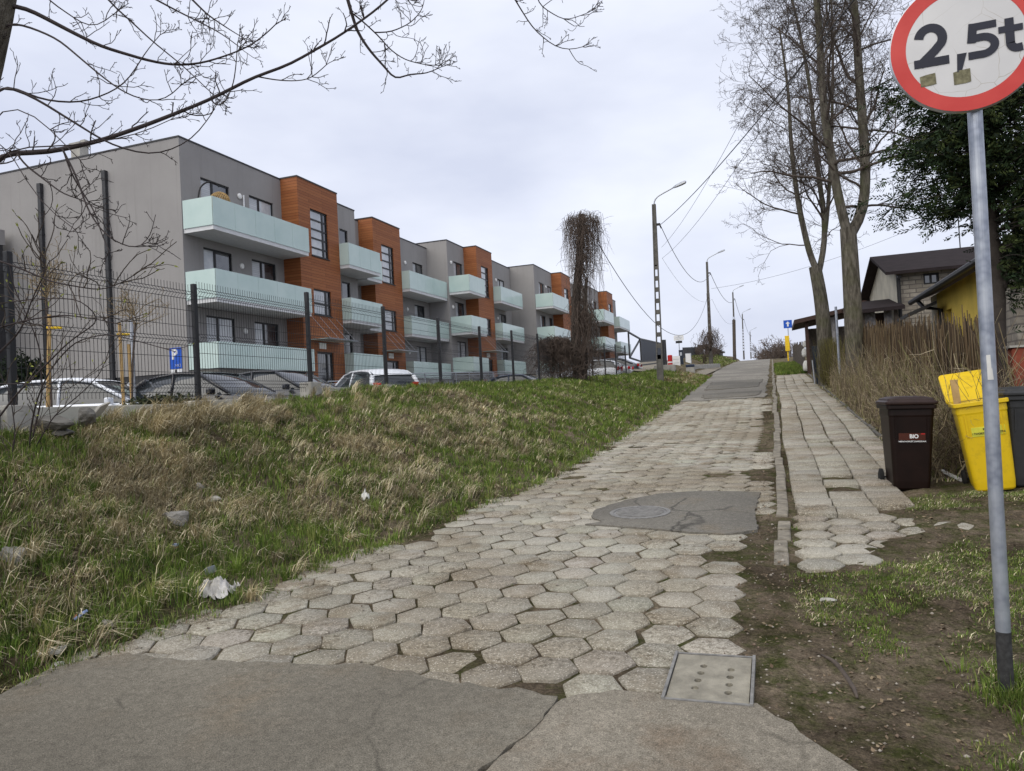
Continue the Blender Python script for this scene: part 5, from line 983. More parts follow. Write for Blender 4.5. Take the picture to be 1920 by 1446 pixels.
p = onbank(330, 1030); t = thing('paper_cup', 'crushed blue and orange paper cup in the grass', 'cup', p); MB().lathe([(.018, 0), (.026, .045), (.024, .045), (.0, .01)], p, 12).build('cup', 'pouch_blue', t); MB().lathe([(.0205, .01), (.0235, .025)], p, 12).build('print', 'pouch_orange', t)
p = onbank(685, 945); crumple('paper_scrap', 'white crumpled paper scrap standing in the grass of the bank', 'paper', p+(0, 0, .03), .055, .03, .14, 'paper', 11, 12)
p = onbank(204, 1222); crumple('plastic_scrap', 'small clear plastic scrap beside the asphalt edge', 'plastic', p, .035, .02, .03, 'grey_foam', 15, 8)
p = onbank(614, 998); crumple('foil_scrap', 'tiny blue grey foil scrap low in the grass', 'foil', p+(0, 0, .01), .025, .02, .03, 'grey_foam', 16, 8)
for k, (x, y, a, sz, lab) in enumerate(((95, 793, .1, (.30, .14, .10), 'flat grey concrete block lying below the plinth, leftmost of the rubble'), (160, 778, -.2, (.16, .10, .14), 'rough concrete lump leaning on the plinth between two blocks'), (186, 795, .5, (.10, .06, .13), 'pale square concrete slab tipped on edge in the rubble'), (120, 812, .0, (.14, .12, .05), 'dark broken slab lowest in the rubble below the plinth'))):
    p = at(x, y, X=-6.62+.10*(k == 3)); p[2] = gz1(p[0], p[1])+(.06 if k == 3 else .10); c_, s_ = math.cos(a), math.sin(a); sz = tuple(v*.72 for v in sz)
    if k in (0, 1, 3): rock('concrete_rubble', lab, 'rubble', p+(0, 0, sz[2]*.4), sz[0]*1.2, sz[1]*1.2, sz[2]*1.1, 'concrete_dark', 50+k, 'rubble below the plinth', a)
    else: tag(MB().obox(p+(0, 0, sz[2]*.55), (sz[0]*.25*c_, sz[0]*c_*.75+.01, s_*.05), (-sz[1]*c_, sz[1]*.2, 0), (.03*(k == 2)*2, .04*a, sz[2]*.8)).build('concrete_rubble', ['concrete_dark', 'concrete_dark', 'concrete', 'concrete_dark'][k], bevel=.015), lab, 'rubble', 'rubble below the plinth')
# parking sign and grey pole in the car park
pq = at(330, 672, Y=16.7); t = thing('parking_sign', 'blue parking sign with a white P over a white plate behind the fence', 'sign', (pq[0], 16.7, 1.3))
MB().tube([(pq[0], 16.75, 1.0), (pq[0], 16.75, pq[2]+.3)], .03, 8).build('post', 'steel', t); n0 = at(317, 653, Y=16.7); n1 = at(343, 692, Y=16.7); MB().box(pq[0]-.21, 16.68, pq[2]-.30, pq[0]+.21, 16.70, pq[2]+.30).build('board', 'blue_paint', t, bevel=.004)
MB().box(pq[0]-.20, 16.68, pq[2]-.58, pq[0]+.20, 16.70, pq[2]-.315).build('plate', 'white_paint', t); text('lettering', 'P', .38, 'white_paint', None, Matrix.Translation((pq[0]-.03, 16.676, pq[2]+.10)) @ Matrix.Rotation(math.pi/2, 4, 'X'), .002, .018).parent = None
lt = [o for o in bpy.data.objects if o.name.startswith('lettering')][-1]
for o in bpy.data.objects:
    if o.name.startswith('lettering') and o.parent is None: o.parent = t; o.data.transform(Matrix.Translation(-Vector(t.location)))
m = MB()
for a, b in (((-.02, -.24), (.05, -.17)), ((.05, -.17), (.12, -.24)), ((-.02, -.17), (.05, -.24)), ((.05, -.24), (.12, -.17)), ((.12, -.24), (.17, -.24)), ((.17, -.24), (.17, -.17)), ((.12, -.17), (.17, -.17))): m.bar((pq[0]+a[0], 16.677, pq[2]+a[1]), (pq[0]+b[0], 16.677, pq[2]+b[1]), .014, .004)
m.build('pictogram', 'white_paint', t)
m = MB(); m.tube([(pq[0], 16.678, pq[2]-.36), (pq[0]+.01, 16.678, pq[2]-.50)], .025, 6); m.lathe([(0, -.004), (.03, -.004), (.03, .004), (0, .004)], (pq[0], 16.677, pq[2]-.345), 10, 'y'); m.build('figure', 'ink', t)
p = at(252, 745, Y=11.2); q = at(246, 598, Y=11.2); t = thing('steel_post', 'plain grey steel post standing behind the fence between the young tree and the parking sign', 'post', (p[0], 11.2, 1.1)); MB().tube([(p[0], 11.2, 1.1), (p[0], 11.2, q[2])], .035, 10).build('post', 'steel', t); MB().lathe([(.036, 0), (.04, .01), (.0, .02)], (p[0], 11.2, q[2]), 10).build('cap', 'dark_metal', t)

rt = [at(x, y, z=.22+.0*y) for x, y in ((1540, 1222), (1562, 1232), (1585, 1250), (1600, 1275), (1606, 1290))]; rt = np.array([(q[0], q[1], gz1(q[0], q[1])+.008*math.sin(i*.8)) for i, q in enumerate(spline(rt, 12))])
tag(MB().tube(rt, [.006+.008*math.sin(i/11*math.pi) for i in range(12)], 7).build('tree_root', 'twig', smooth=True), 'dark root curving out of the bare soil beside the drain cover', 'root')
# ================================================================ bare trees
def branch(p, d, L, r, depth, out, R, curl=.25, up=.0, kids=(5, 4, 3), taper=.3, seg=7, twig_r=.004, minr=.0035, ang=(35, 65), ratio=(.38, .62)):
    """one limb as a wandering polyline, with side limbs; out collects (points, r0, r1)"""
    p = np.array(p, float); d = np.array(d, float); d /= np.linalg.norm(d); n = seg if depth == 0 else max(4, seg-2); P_ = [p.copy()]; D_ = [d.copy()]; st = L/n
    for k in range(n):
        d = d+R.normal(0, curl/np.sqrt(n), 3); d[2] += up/n; d /= np.linalg.norm(d); p = p+d*st; P_.append(p.copy()); D_.append(d.copy())
    r1 = max(minr, r*taper); out.append((np.array(P_), r, r1))
    if depth >= len(kids): return
    k = max(1, int(kids[depth]*R.uniform(.7, 1.3)))
    for i in range(k):
        t = (i+R.uniform(.3, 1.0))/k*.85+.15; j = min(n-1, int(t*n)); q = P_[j]+(P_[j+1]-P_[j])*(t*n-j); rd = max(minr, (r+(r1-r)*t)*.55); dd = D_[j]
        a = R.normal(0, 1, 3); a -= dd*(a@dd); a /= np.linalg.norm(a); th = math.radians(R.uniform(*ang)); nd = dd*math.cos(th)+a*math.sin(th); nd[2] += .12*(depth < 1)-.06*(depth >= 1)
        branch(q, nd, L*R.uniform(*ratio)*(1.05-.45*t), rd, depth+1, out, R, curl*1.15, up if depth else up, kids, .5, max(4, seg-1), twig_r, minr, ang, ratio)
def stem(pts, Y, top=None):
    q = [at(x, y, Y=Y) for x, y in pts]
    if top is not None: q += [np.array(top)+q[-1]]
    return np.array(q)
def bare_tree(name, label, trunk_pts, trunk_r, stems, limbs, R, kids, base):
    t = thing('bare_tree', label, 'tree', base, group='bare trees along the right side')
    L = [(spline(trunk_pts, 14), trunk_r[0], trunk_r[1])]+[(spline(s, 26), r0, r1) for s, r0, r1 in stems]; twigs('trunk', L, 'bark', t)
    out = []
    for s, r0, r1 in stems:
        q = spline(s, 40); n = len(q)
        for k in range(limbs):
            tt = R.uniform(.10, .99); i = int(tt*(n-1)); az = R.uniform(0, 2*math.pi); el = math.radians(R.uniform(8, 55)); d = np.array([math.cos(az)*math.cos(el), math.sin(az)*math.cos(el)*.8, math.sin(el)])
            Lb = R.uniform(1.5, 4.2)*(1.1-.35*tt); rb = (r0+(r1-r0)*tt)*R.uniform(.22, .42)
            branch(q[i], d, Lb, min(.05, max(.012, rb)), 0, out, R, .42, R.uniform(-.25, .5), kids, .28, 8, minr=.0048)
    twigs('branches', out, 'twig', t); return t
T8 = lambda pts: [(1280+x/3, y/3) for x, y in pts]
R1 = np.random.default_rng(21)
Yt = 21.5; base = at(1604, 690, Y=Yt); base[2] = gz1(base[0], Yt)
fork = at(1590, 428, Y=Yt)
trunk = [base-(0, 0, .3), base+(0, 0, .4), at(1600, 600, Y=Yt), at(1596, 520, Y=Yt), fork]
sA = stem(T8([(925, 1310), (905, 1230), (870, 1090), (840, 900), (800, 680), (780, 420), (770, 200), (755, 0)]), Yt, (-.25, -.2, 2.6)); sB = stem(T8([(950, 1310), (1000, 1245), (1030, 1080), (1025, 850), (1005, 600), (990, 400), (980, 200), (965, 0)]), Yt+.2, (-.3, .3, 2.8))
bare_tree('bare_tree', 'tall bare forked tree nearest the camera with a thick grey brown trunk', trunk, (.25, .20), [(sA, .125, .06), (sB, .14, .07)], 26, R1, (8, 6, 5), base)
R1 = np.random.default_rng(22)
Yt = 29; base = at(1545, 640, Y=Yt); base[2] = gz1(base[0], Yt)
trunk = [base-(0, 0, .3), base+(0, 0, .5), at(1544, 600, Y=Yt), at(1537, 545, Y=Yt), at(1528, 500, Y=Yt)]
sA = stem([(1530, 505), (1518, 478), (1497, 385), (1487, 310), (1482, 250), (1479, 180), (1470, 110)], Yt, (-.1, 0, 1.2)); sB = stem([(1533, 520), (1545, 470), (1548, 420), (1536, 340), (1526, 240), (1520, 170), (1500, 60)], Yt+.2, (-.3, .2, 2)); sC = stem([(1545, 455), (1552, 400), (1556, 330), (1560, 230), (1562, 120), (1560, 20)], Yt+.4, (0, .2, 1.5))
bare_tree('bare_tree', 'farther bare tree with a leaning trunk that divides low into slim stems', trunk, (.29, .21), [(sA, .115, .03), (sB, .11, .035), (sC, .08, .03)], 22, R1, (8, 6, 5), base)
# far bare scrub at the road end, and beyond the driveway
R1 = np.random.default_rng(23)
for k, (x, y, Y, s, lab) in enumerate(((1452, 668, 175, 3.6, 'rounded bare tree at the top of the road, right of the lamps'), (1437, 671, 190, 2.6, 'low bare shrub left of the rounded tree at the top of the road'), (1470, 668, 160, 3.2, 'bare bush beside the board fence at the top of the road'))):
    p = at(x, y, Y=Y); p[2] -= 2.0; t = thing('distant_tree', lab, 'tree', p, group='bare trees at the top of the road'); out = []
    for i in range(34):
        az = R1.uniform(0, 6.28); el = math.radians(R1.uniform(35, 88)); d = (math.cos(az)*math.cos(el), math.sin(az)*math.cos(el), math.sin(el)); branch(p+R1.normal(0, .6, 3)*(1, 1, 0), d, s*R1.uniform(1.0, 1.7), .06, 0, out, R1, .5, .1, (6, 5), .4, 5, minr=.03)
    twigs('branches', out, 'vine', t)
for k in range(5):
    p = np.array([-5.6-1.2*k % 2, 66+k*8.0, 0]); p[2] = gz1(p[0], p[1]); t = thing('bare_shrub', ['thin bare shrub beside the second lamp', 'thin bare shrub on the mound beyond the second lamp', 'bare shrub before the low dark shelter', 'bare shrub beside the third lamp', 'farthest bare shrub left of the road'][k], 'shrub', p, group='shrubs left of the upper road'); out = []
    for i in range(12): az = R1.uniform(0, 6.28); el = math.radians(R1.uniform(45, 85)); branch(p, (math.cos(az)*math.cos(el), math.sin(az)*math.cos(el), math.sin(el)), R1.uniform(.8, 1.9), .025, 0, out, R1, .4, .2, (5, 4), .4, 5, minr=.012)
    twigs('stems', out, 'vine', t)
# ================================================================ dark conifer
R1 = np.random.default_rng(31); Yc = 12.0; base = at(1872, 720, Y=Yc); base[2] = gz1(base[0], Yc)
t = thing('conifer', 'dark green conifer with a bent dark trunk behind the weight limit sign', 'tree', base)
ctr_c = at(1838, 335, Y=Yc); st_ = [base-(0, 0, .2), base+(0, 0, .6), at(1868, 600, Y=Yc), at(1876, 540, Y=Yc), at(1862, 480, Y=Yc), at(1858, 400, Y=Yc), at(1850, 250, Y=Yc), at(1845, 150, Y=Yc)]
L = [(spline(st_, 18), .14, .04), (spline([at(1876, 540, Y=Yc), at(1900, 480, Y=Yc), at(1910, 380, Y=Yc)], 8), .07, .03)]; q = spline(st_, 40)
V = []; Fc = []; Cc = []; nq = 0; tips = []
for k in range(440):
    i = R1.integers(15, 39); h = (q[i][2]-ctr_c[2])/1.95; rad = (1.38 if h > -.35 else 1.38+(h+.35)*1.1)*math.sqrt(max(.06, 1-min(1, abs(h))**2.2))*R1.uniform(.25, 1.12); az = R1.uniform(0, 6.28); e = q[i]+np.array([math.cos(az)*rad, math.sin(az)*rad*.9, R1.uniform(-.1, .4)-.08*rad])
    if e[2] < 3.95 and e[0] < 3.25: continue
    ln = spline([q[i], (q[i]*.5+e*.5)+(0, 0, .1), e], 7); L.append((ln, .013, .004)); tips.append(ln)
for ln in tips:
    for m_ in range(R1.integers(12, 19)):
        s = R1.uniform(.35, 1.08); c = ln[0]+(ln[-1]-ln[0])*s+R1.normal(0, .13, 3)+np.array([0, 0, .04]); d = ln[-1]-ln[0]; d = d/np.linalg.norm(d)+R1.normal(0, .45, 3); d[2] -= .35; d /= np.linalg.norm(d); sd_ = np.cross(d, R1.normal(0, 1, 3)); sd_ /= np.linalg.norm(sd_); tone = R1.uniform(.6, 1.35); colr = np.array([(.018, .032, .014), (.026, .044, .016), (.042, .056, .018), (.014, .024, .013)][R1.integers(0, 4)])*tone
        nl = R1.integers(9, 15); Ls = R1.uniform(.16, .30)
        for w in range(nl):
            f_ = w/nl; sgn = 1 if w % 2 else -1; b0 = c+d*Ls*f_; dr = d*.75+sd_*sgn*R1.uniform(.5, .9); dr /= np.linalg.norm(dr); wl = Ls*.40*(1.1-f_*.7)*R1.uniform(.7, 1.2); up_ = np.cross(dr, sd_); up_ /= np.linalg.norm(up_)+1e-6; up_ = np.cross(dr, R1.normal(0, 1, 3)); up_ /= np.linalg.norm(up_); ww = .012
            V += [b0, b0+dr*wl*.5+up_*ww, b0+dr*wl, b0+dr*wl*.5-up_*ww]; Fc.append((nq, nq+1, nq+2, nq+3)); Cc += [colr*R1.uniform(.85, 1.2)]*4; nq += 4
twigs('trunk', L, 'vine_trunk', t); np_mesh('foliage', V, np.array(Fc), 'conifer_leaf', t, col=np.array(Cc))
# ================================================================ overhead tree at the left edge
R1 = np.random.default_rng(41)
Z8 = lambda pts: [(x/2.133, y/2.133) for x, y in pts]
tb = np.array([-5.35, 2.35, 0.0]); tb[2] = gz1(tb[0], tb[1])
t = thing('overhanging_tree', 'bare tree at the left edge whose branches hang across the sky', 'tree', tb)
D1 = 4.6
tr_top = at(8, -60, D=4.5); trk = spline([tb-(0, 0, .3), tb+(.1, .1, 1.0), at(-140, 600, D=4.7), at(-90, 330, D=4.6), at(-30, 120, D=4.5), tr_top, at(70, -500, D=4.5)], 22)
L = [(trk, .17, .07)]; out = []
def limb(pts, d0, d1, r0, r1, root=None, tw=8, tl=(.08, .24)):
    n = len(pts); q = [at(x, y, D=d0+(d1-d0)*i/(n-1)) for i, (x, y) in enumerate(pts)]
    if root is not None: q = [np.array(root)]+q
    q = spline(q, max(14, n*3)); r0 *= .78; r1 *= .85; L.append((q, r0, r1)); seg = np.linalg.norm(q[-1]-q[0])
    for k in range(tw):
        i = R1.integers(2, len(q)-1); d = q[i]-q[i-1]; d /= np.linalg.norm(d); a = R1.normal(0, 1, 3); a -= d*(a@d); a /= np.linalg.norm(a); th = math.radians(R1.uniform(35, 70)); dd = d*math.cos(th)+a*math.sin(th); dd[2] += .15
        branch(q[i], dd, R1.uniform(*tl), max(.0032, min(.006, r1*.8)), 0, out, R1, .45, .35, (3, 2), .6, 5, minr=.0019, ang=(30, 60), ratio=(.3, .6))
    e = q[-1]-q[-3]; 
    for k in range(3): branch(q[-1], e+R1.normal(0, .04, 3), R1.uniform(.08, .2), max(.0025, r1*.8), 0, out, R1, .4, .2, (4, 2), .6, 5, minr=.0019, ang=(25, 55))
tk = lambda f: trk[int(f*21)]
limb(Z8([(0, 605), (90, 612), (170, 615), (250, 597), (400, 565), (500, 530), (600, 495), (700, 455), (850, 395), (1020, 305), (1150, 265), (1250, 205), (1350, 150), (1420, 100), (1500, 45), (1560, -10)]), 4.4, 5.0, .026, .008, tk(.42), 20)
limb(Z8([(1380, -40), (1405, 50), (1430, 130), (1480, 205), (1540, 270), (1580, 320), (1640, 295), (1700, 297), (1765, 268)]), 5.0, 5.2, .016, .0035, None, 12)
limb(Z8([(1405, 50), (1450, 85), (1520, 150), (1560, 200), (1620, 240), (1700, 260), (1760, 262)]), 5.0, 5.2, .007, .003, None, 12)
limb(Z8([(1500, 130), (1560, 130), (1640, 95), (1690, 40), (1700, -20)]), 5.1, 5.3, .006, .003, None, 8)
limb(Z8([(20, 15), (110, 35), (290, 130), (400, 185), (500, 215), (600, 245), (700, 262), (800, 255), (900, 225), (990, 190), (1060, 140), (1100, 100)]), 4.5, 4.9, .018, .004, tk(.72), 16)
limb(Z8([(20, 88), (110, 105), (230, 155), (300, 215), (400, 300), (480, 360), (540, 390), (620, 408), (680, 390), (715, 350)]), 4.5, 4.2, .010, .003, tk(.68), 10)
limb(Z8([(0, 335), (60, 350), (150, 395), (250, 410), (330, 410), (420, 380), (490, 345), (540, 280), (580, 210), (640, 140)]), 4.4, 4.7, .011, .003, tk(.58), 10)
limb(Z8([(0, 335), (130, 385), (240, 455), (330, 510), (430, 575), (530, 605), (600, 622), (690, 600), (780, 550), (850, 450)]), 4.3, 4.5, .013, .003, tk(.58), 12)
limb(Z8([(400, -40), (430, 10), (500, 60), (600, 160), (730, 260), (800, 330), (860, 385)]), 4.7, 4.8, .010, .003, at(120, -220, D=4.6), 9)
limb(Z8([(740, -30), (830, 60), (920, 120), (970, 150)]), 4.9, 4.9, .009, .003, None, 9); limb(Z8([(590, -20), (700, 40), (800, 90), (880, 130), (960, 190)]), 4.8, 4.8, .008, .003, None, 8)
limb(Z8([(70, 618), (100, 660), (180, 720), (250, 775), (330, 800), (380, 830)]), 4.3, 4.1, .008, .003, None, 8)
limb([(117, 280), (143, 330), (163, 390), (184, 425), (210, 450), (250, 467), (276, 455)], 4.4, 4.0, .009, .003, None, 9)
limb([(120, 285), (135, 330), (180, 400), (190, 440), (205, 470)], 4.4, 4.2, .008, .003, None, 8)
limb(Z8([(1020, 305), (1100, 320), (1170, 325), (1240, 318), (1305, 260)]), 4.8, 4.6, .006, .003, None, 5); limb(Z8([(845, 400), (870, 430), (905, 405), (935, 330), (945, 250), (950, 170)]), 4.7, 4.6, .006, .003, None, 5)
limb(Z8([(0, 590), (110, 582), (220, 590), (320, 582), (440, 560), (560, 540), (680, 480)]), 4.2, 4.6, .008, .003, tk(.4), 8)
limb(Z8([(190, 0), (280, 60), (350, 110), (400, 105), (450, 60)]), 4.6, 4.6, .007, .003, at(30, -80, D=4.6), 8)
limb([(930, -60), (975, 15), (1000, 55), (1040, 88), (1070, 95), (1092, 88)], 5.3, 5.4, .008, .003, None, 9); limb([(1000, -40), (1010, 10), (1060, 40), (1100, 25)], 5.3, 5.3, .006, .003, None, 7)
limb([(690, -30), (760, 0), (800, -10)], 5, 5, .008, .004, None, 5); limb([(0, 190), (60, 205), (110, 260), (150, 300)], 4.2, 4.1, .006, .003, tk(.5), 6); limb([(0, 240), (40, 330), (90, 400), (140, 430)], 4.2, 4.0, .006, .0025, tk(.45), 8)
twigs('trunk', L[:1], 'bark', t); twigs('branches', L[1:], 'twig_near', t, 6); twigs('twigs', out, 'twig_near', t, 3)
# ================================================================ budding shrub at the left edge, in front of the fence
R1 = np.random.default_rng(43); pb = onbank(58, 900); t = thing('budding_shrub', 'bare arching shrub with pale green buds in front of the plinth at the left', 'shrub', pb); L = []; out = []; buds = MB()
def shoot(pts, d0, d1, r0, r1, tw):
    n = len(pts); q = spline([at(x, y, D=d0+(d1-d0)*i/(n-1)) for i, (x, y) in enumerate(pts)], n*4); L.append((q, r0, r1))
    for k in range(tw):
        i = R1.integers(2, len(q)-1); d = q[i]-q[i-1]; d /= np.linalg.norm(d); a = R1.normal(0, 1, 3); a -= d*(a@d); a /= np.linalg.norm(a); o0 = len(out); branch(q[i], d*.6+a*.7+np.array([0, 0, .3]), R1.uniform(.12, .4), .0045, 0, out, R1, .4, .3, (2,), .6, 5, minr=.002)
        for pts_, _, _ in out[o0:]:
            if R1.random() < .55:
                e = pts_[-1]; dv_ = pts_[-1]-pts_[-2]; dv_ /= np.linalg.norm(dv_)
                for s_ in (-1, 1): sd_ = np.cross(dv_, R1.normal(0, 1, 3)); sd_ /= np.linalg.norm(sd_); buds.add([e-dv_*.004, e+dv_*.012+sd_*.008, e+dv_*.030+sd_*.006, e+dv_*.014-sd_*.003], [(0, 1, 2, 3)])
pD = np.linalg.norm(pb-CC)*.97
shoot([(40, 1000), (50, 900), (58, 800), (70, 745), (95, 690), (140, 640), (200, 625), (260, 640), (330, 660)], pD*.95, pD*.85, .011, .003, 10)
shoot([(48, 930), (52, 860), (80, 740), (75, 650), (50, 590), (25, 540), (15, 480)], pD*.96, pD*.9, .010, .003, 9)
shoot([(0, 780), (30, 740), (80, 690), (130, 640), (190, 600), (150, 560), (60, 560), (0, 570)], pD*.9, pD*.85, .009, .003, 9)
shoot([(0, 720), (60, 720), (120, 735), (175, 700), (210, 680)], pD*.9, pD*.88, .005, .0025, 7)
shoot([(-30, 480), (30, 500), (100, 530), (190, 545), (230, 530), (275, 500)], 4.6, 4.3, .006, .0025, 10)
shoot([(-20, 620), (50, 600), (120, 590), (190, 600), (230, 610)], 4.6, 4.5, .006, .0025, 9); shoot([(-20, 680), (40, 620), (60, 560), (90, 500), (60, 440)], 4.8, 4.6, .007, .0025, 10)
shoot([(10, 900), (30, 820), (20, 740), (-10, 680)], pD*.9, pD*.9, .007, .003, 6); shoot([(60, 850), (100, 780), (150, 740), (190, 700), (210, 640), (200, 580)], pD*.93, pD*.9, .006, .0025, 9)
twigs('stems', L, 'twig_near', t, 6); twigs('twigs', out, 'twig', t, 3); tag(buds.build('buds', 'bud', t, fix=False), kind='stuff')
# young staked trees behind the fence
for (x0, y0, x1, y1, cx_, cy_, Y, lab) in ((85, 760, 93, 590, 95, 545, 8.3, 'young tree with fine yellowish twigs tied to a wooden stake, leftmost in the planting strip'), (232, 748, 224, 606, 262, 585, 10.2, 'young tree with fine twigs tied to two wooden stakes near the grey post')):
    p = at(x0, y0, Y=Y); q = at(x1, y1, Y=Y); t = thing('young_tree', lab, 'tree', (p[0], Y, p[2]-.6), group='young staked trees in the planting strip')
    MB().tube([(p[0], Y, p[2]-.7), (q[0], Y, q[2])], .028, 8).build('stake', 'stake', t)
    if Y > 9: r_ = at(x0+16, y0, Y=Y+.3); MB().tube([(r_[0], Y+.3, p[2]-.7), (r_[0]-.03, Y+.3, q[2]-.35)], .026, 8).build('stake', 'stake', t)
    c = at(x0+12, y0, Y=Y+.1); e = at(cx_-8, cy_+20, Y=Y+.1); MB().tube([(c[0], Y+.1, c[2]-.6), ((c[0]+e[0])/2, Y+.1, (c[2]+e[2])/2), tuple(e)], .018, 7).build('trunk', 'vine', t); out = []
    for i in range(16): az = R1.uniform(0, 6.28); el = math.radians(R1.uniform(10, 75)); branch(e+(0, 0, R1.uniform(-.15, .2)), (math.cos(az)*math.cos(el), math.sin(az)*math.cos(el), math.sin(el)), R1.uniform(.35, .75), .008, 0, out, R1, .4, .3, (6, 4), .4, 5, minr=.003)
    twigs('crown', out, 'young_twig', t); MB().tube([(q[0]-.04, Y-.03, q[2]-.2), (q[0]+.1, Y+.12, q[2]-.2)], .02, 6).build('tie', 'yellow_paint', t)
# dark evergreen shrubs against the side wall and low hedge between the cars
def leafy(name, label, p, rx, ry, rz, n, cols, size, group=None):
    t = thing(name, label, 'shrub', p, group=group); u = R1.normal(0, 1, (n, 3)); u /= np.linalg.norm(u, axis=1, keepdims=True); r = R1.random(n)**.45*(1+.3*(fbm(u[:, 0]*2.2+5, u[:, 2]*2.2+u[:, 1], 5)-.5)*2); c = np.array(p)+u*r[:, None]*np.array([rx, ry, rz])+np.array([0, 0, rz*.85]); a = R1.normal(0, 1, (n, 3)); a /= np.linalg.norm(a, axis=1, keepdims=True); b = np.cross(a, R1.normal(0, 1, (n, 3))); b /= np.linalg.norm(b, axis=1, keepdims=True); s = size*R1.uniform(.6, 1.3, (n, 1))
    V = np.stack([c-a*s, c+b*s*.45, c+a*s, c-b*s*.45], 1).reshape(-1, 3); Fc = np.arange(n*4).reshape(-1, 4); np_mesh('foliage', V, Fc, 'conifer_leaf', t, col=np.repeat(np.array(cols)[R1.integers(0, len(cols), n)]*R1.uniform(.7, 1.3, (n, 1)), 4, 0)); MB().tube([np.array(p)-(0, 0, .2), np.array(p)+(0, 0, rz)], .03, 6).build('stem', 'twig', t); return t
DK = [(.012, .020, .012), (.018, .028, .014), (.03, .04, .02)]
for x, y, Y, rx, rz, lab in ((32, 735, 19, .6, 1.1, 'dark evergreen shrub at the foot of the blank wall, leftmost'), (60, 735, 19.4, .55, 1.0, 'dark evergreen shrub at the foot of the blank wall, second from the left')):
    p = at(x, y, Y=Y); leafy('evergreen_shrub', lab, p-(0, 0, .6), rx, rx, rz, 2600, DK, .07, 'evergreen shrubs at the wall foot')
p = at(300, 745, Y=9.6); leafy('low_hedge', 'low dark leafy hedge between the grey post and the black saloon', p-(0, 0, .35), 1.0, .3, .22, 2600, [(.03, .04, .02), (.05, .06, .028), (.09, .10, .05), (.02, .025, .015)], .035)
# dark heap of sheeted planting bed at the wall foot
# ================================================================ vine covered pole
R1 = np.random.default_rng(47); Yv = 24.6; vb = at(1088, 712, Y=Yv); vt = at(1091, 402, Y=Yv); t = thing('vine_covered_pole', 'dead pole smothered in hanging brown vines beside the fence', 'pole', vb)
mid = at(1079, 560, Y=Yv); tk_ = spline([vb-(0, 0, .3), vb+(-.1, 0, .6), mid, at(1088, 480, Y=Yv), vt], 14); twigs('pole', [(tk_, .20, .10), (spline([vb+(.15, 0, 0), at(1095, 600, Y=Yv), at(1100, 520, Y=Yv)], 8), .10, .05)], 'vine_trunk', t)
L = []
def hang(p, l, r=.006, wob=.03): wob *= 1.9; n = 10; tt = np.linspace(0, 1, n)[:, None]; d = np.cumsum(R1.normal(0, wob, (n, 3)), 0)*np.array([1, 1, .5]); return (p+np.concatenate([d[:, :2], -l*tt+d[:, 2:]*.5], 1), r, r*.45)
topc = vt+(0, 0, -.35)
for k in range(430):
    az = R1.uniform(0, 6.28); rr = .60*math.sqrt(R1.random()); p = topc+np.array([math.cos(az)*rr, math.sin(az)*rr, .30*math.sqrt(max(0, 1-(rr/.75)**2))+R1.normal(0, .08)]); L.append(hang(p, R1.uniform(.2, 2.7)*(1.25-rr*.45)*R1.uniform(.6, 1.2), .006))
for k in range(420): az = R1.uniform(0, 6.28); d = np.array([math.cos(az), math.sin(az), R1.uniform(-.7, .6)])*R1.uniform(.25, .72); q = topc+np.array([R1.normal(0, .25), R1.normal(0, .25), R1.uniform(-1.6, .3)]); L.append((spline([q, q+d*.4+R1.normal(0, .07, 3), q+d*.75+R1.normal(0, .08, 3)-(0, 0, .12)], 6), .006, .003))
for k in range(420): f_ = R1.uniform(.05, .97); i = f_*13; p = tk_[int(i)]+R1.normal(0, .09, 3)*(1, 1, .3)+np.array([.06, 0, 0]); L.append(hang(p, R1.uniform(.4, 1.5), .008, .035))
for k in range(300): x = R1.uniform(.0, .55); p = vb+np.array([x+.0, R1.normal(0, .25), 2.5-.6*x+R1.normal(0, .25)]); L.append(hang(p, R1.uniform(.5, 2.2), .008, .035))
tc2 = at(1040, 640, Y=Yv)
for k in range(760): x = R1.uniform(-.42, .42); p = np.array([tc2[0]+x, Yv+R1.normal(0, .3), tc2[2]+.14*math.cos(x*2.5)-.1+R1.normal(0, .08)]); L.append(hang(p, R1.uniform(.4, 1.4), .0085, .05))
for k in range(500): p = vb+np.array([R1.normal(-.1, .42), R1.normal(0, .3), R1.uniform(.1, 1.1)]); az = R1.uniform(0, 6.28); d = np.array([math.cos(az), math.sin(az), R1.uniform(-.3, .8)])*R1.uniform(.2, .5); L.append((spline([p, p+d*.5+R1.normal(0, .06, 3), p+d-(0, 0, .1)], 6), .009, .004))
twigs('vines', L, 'vine', t)
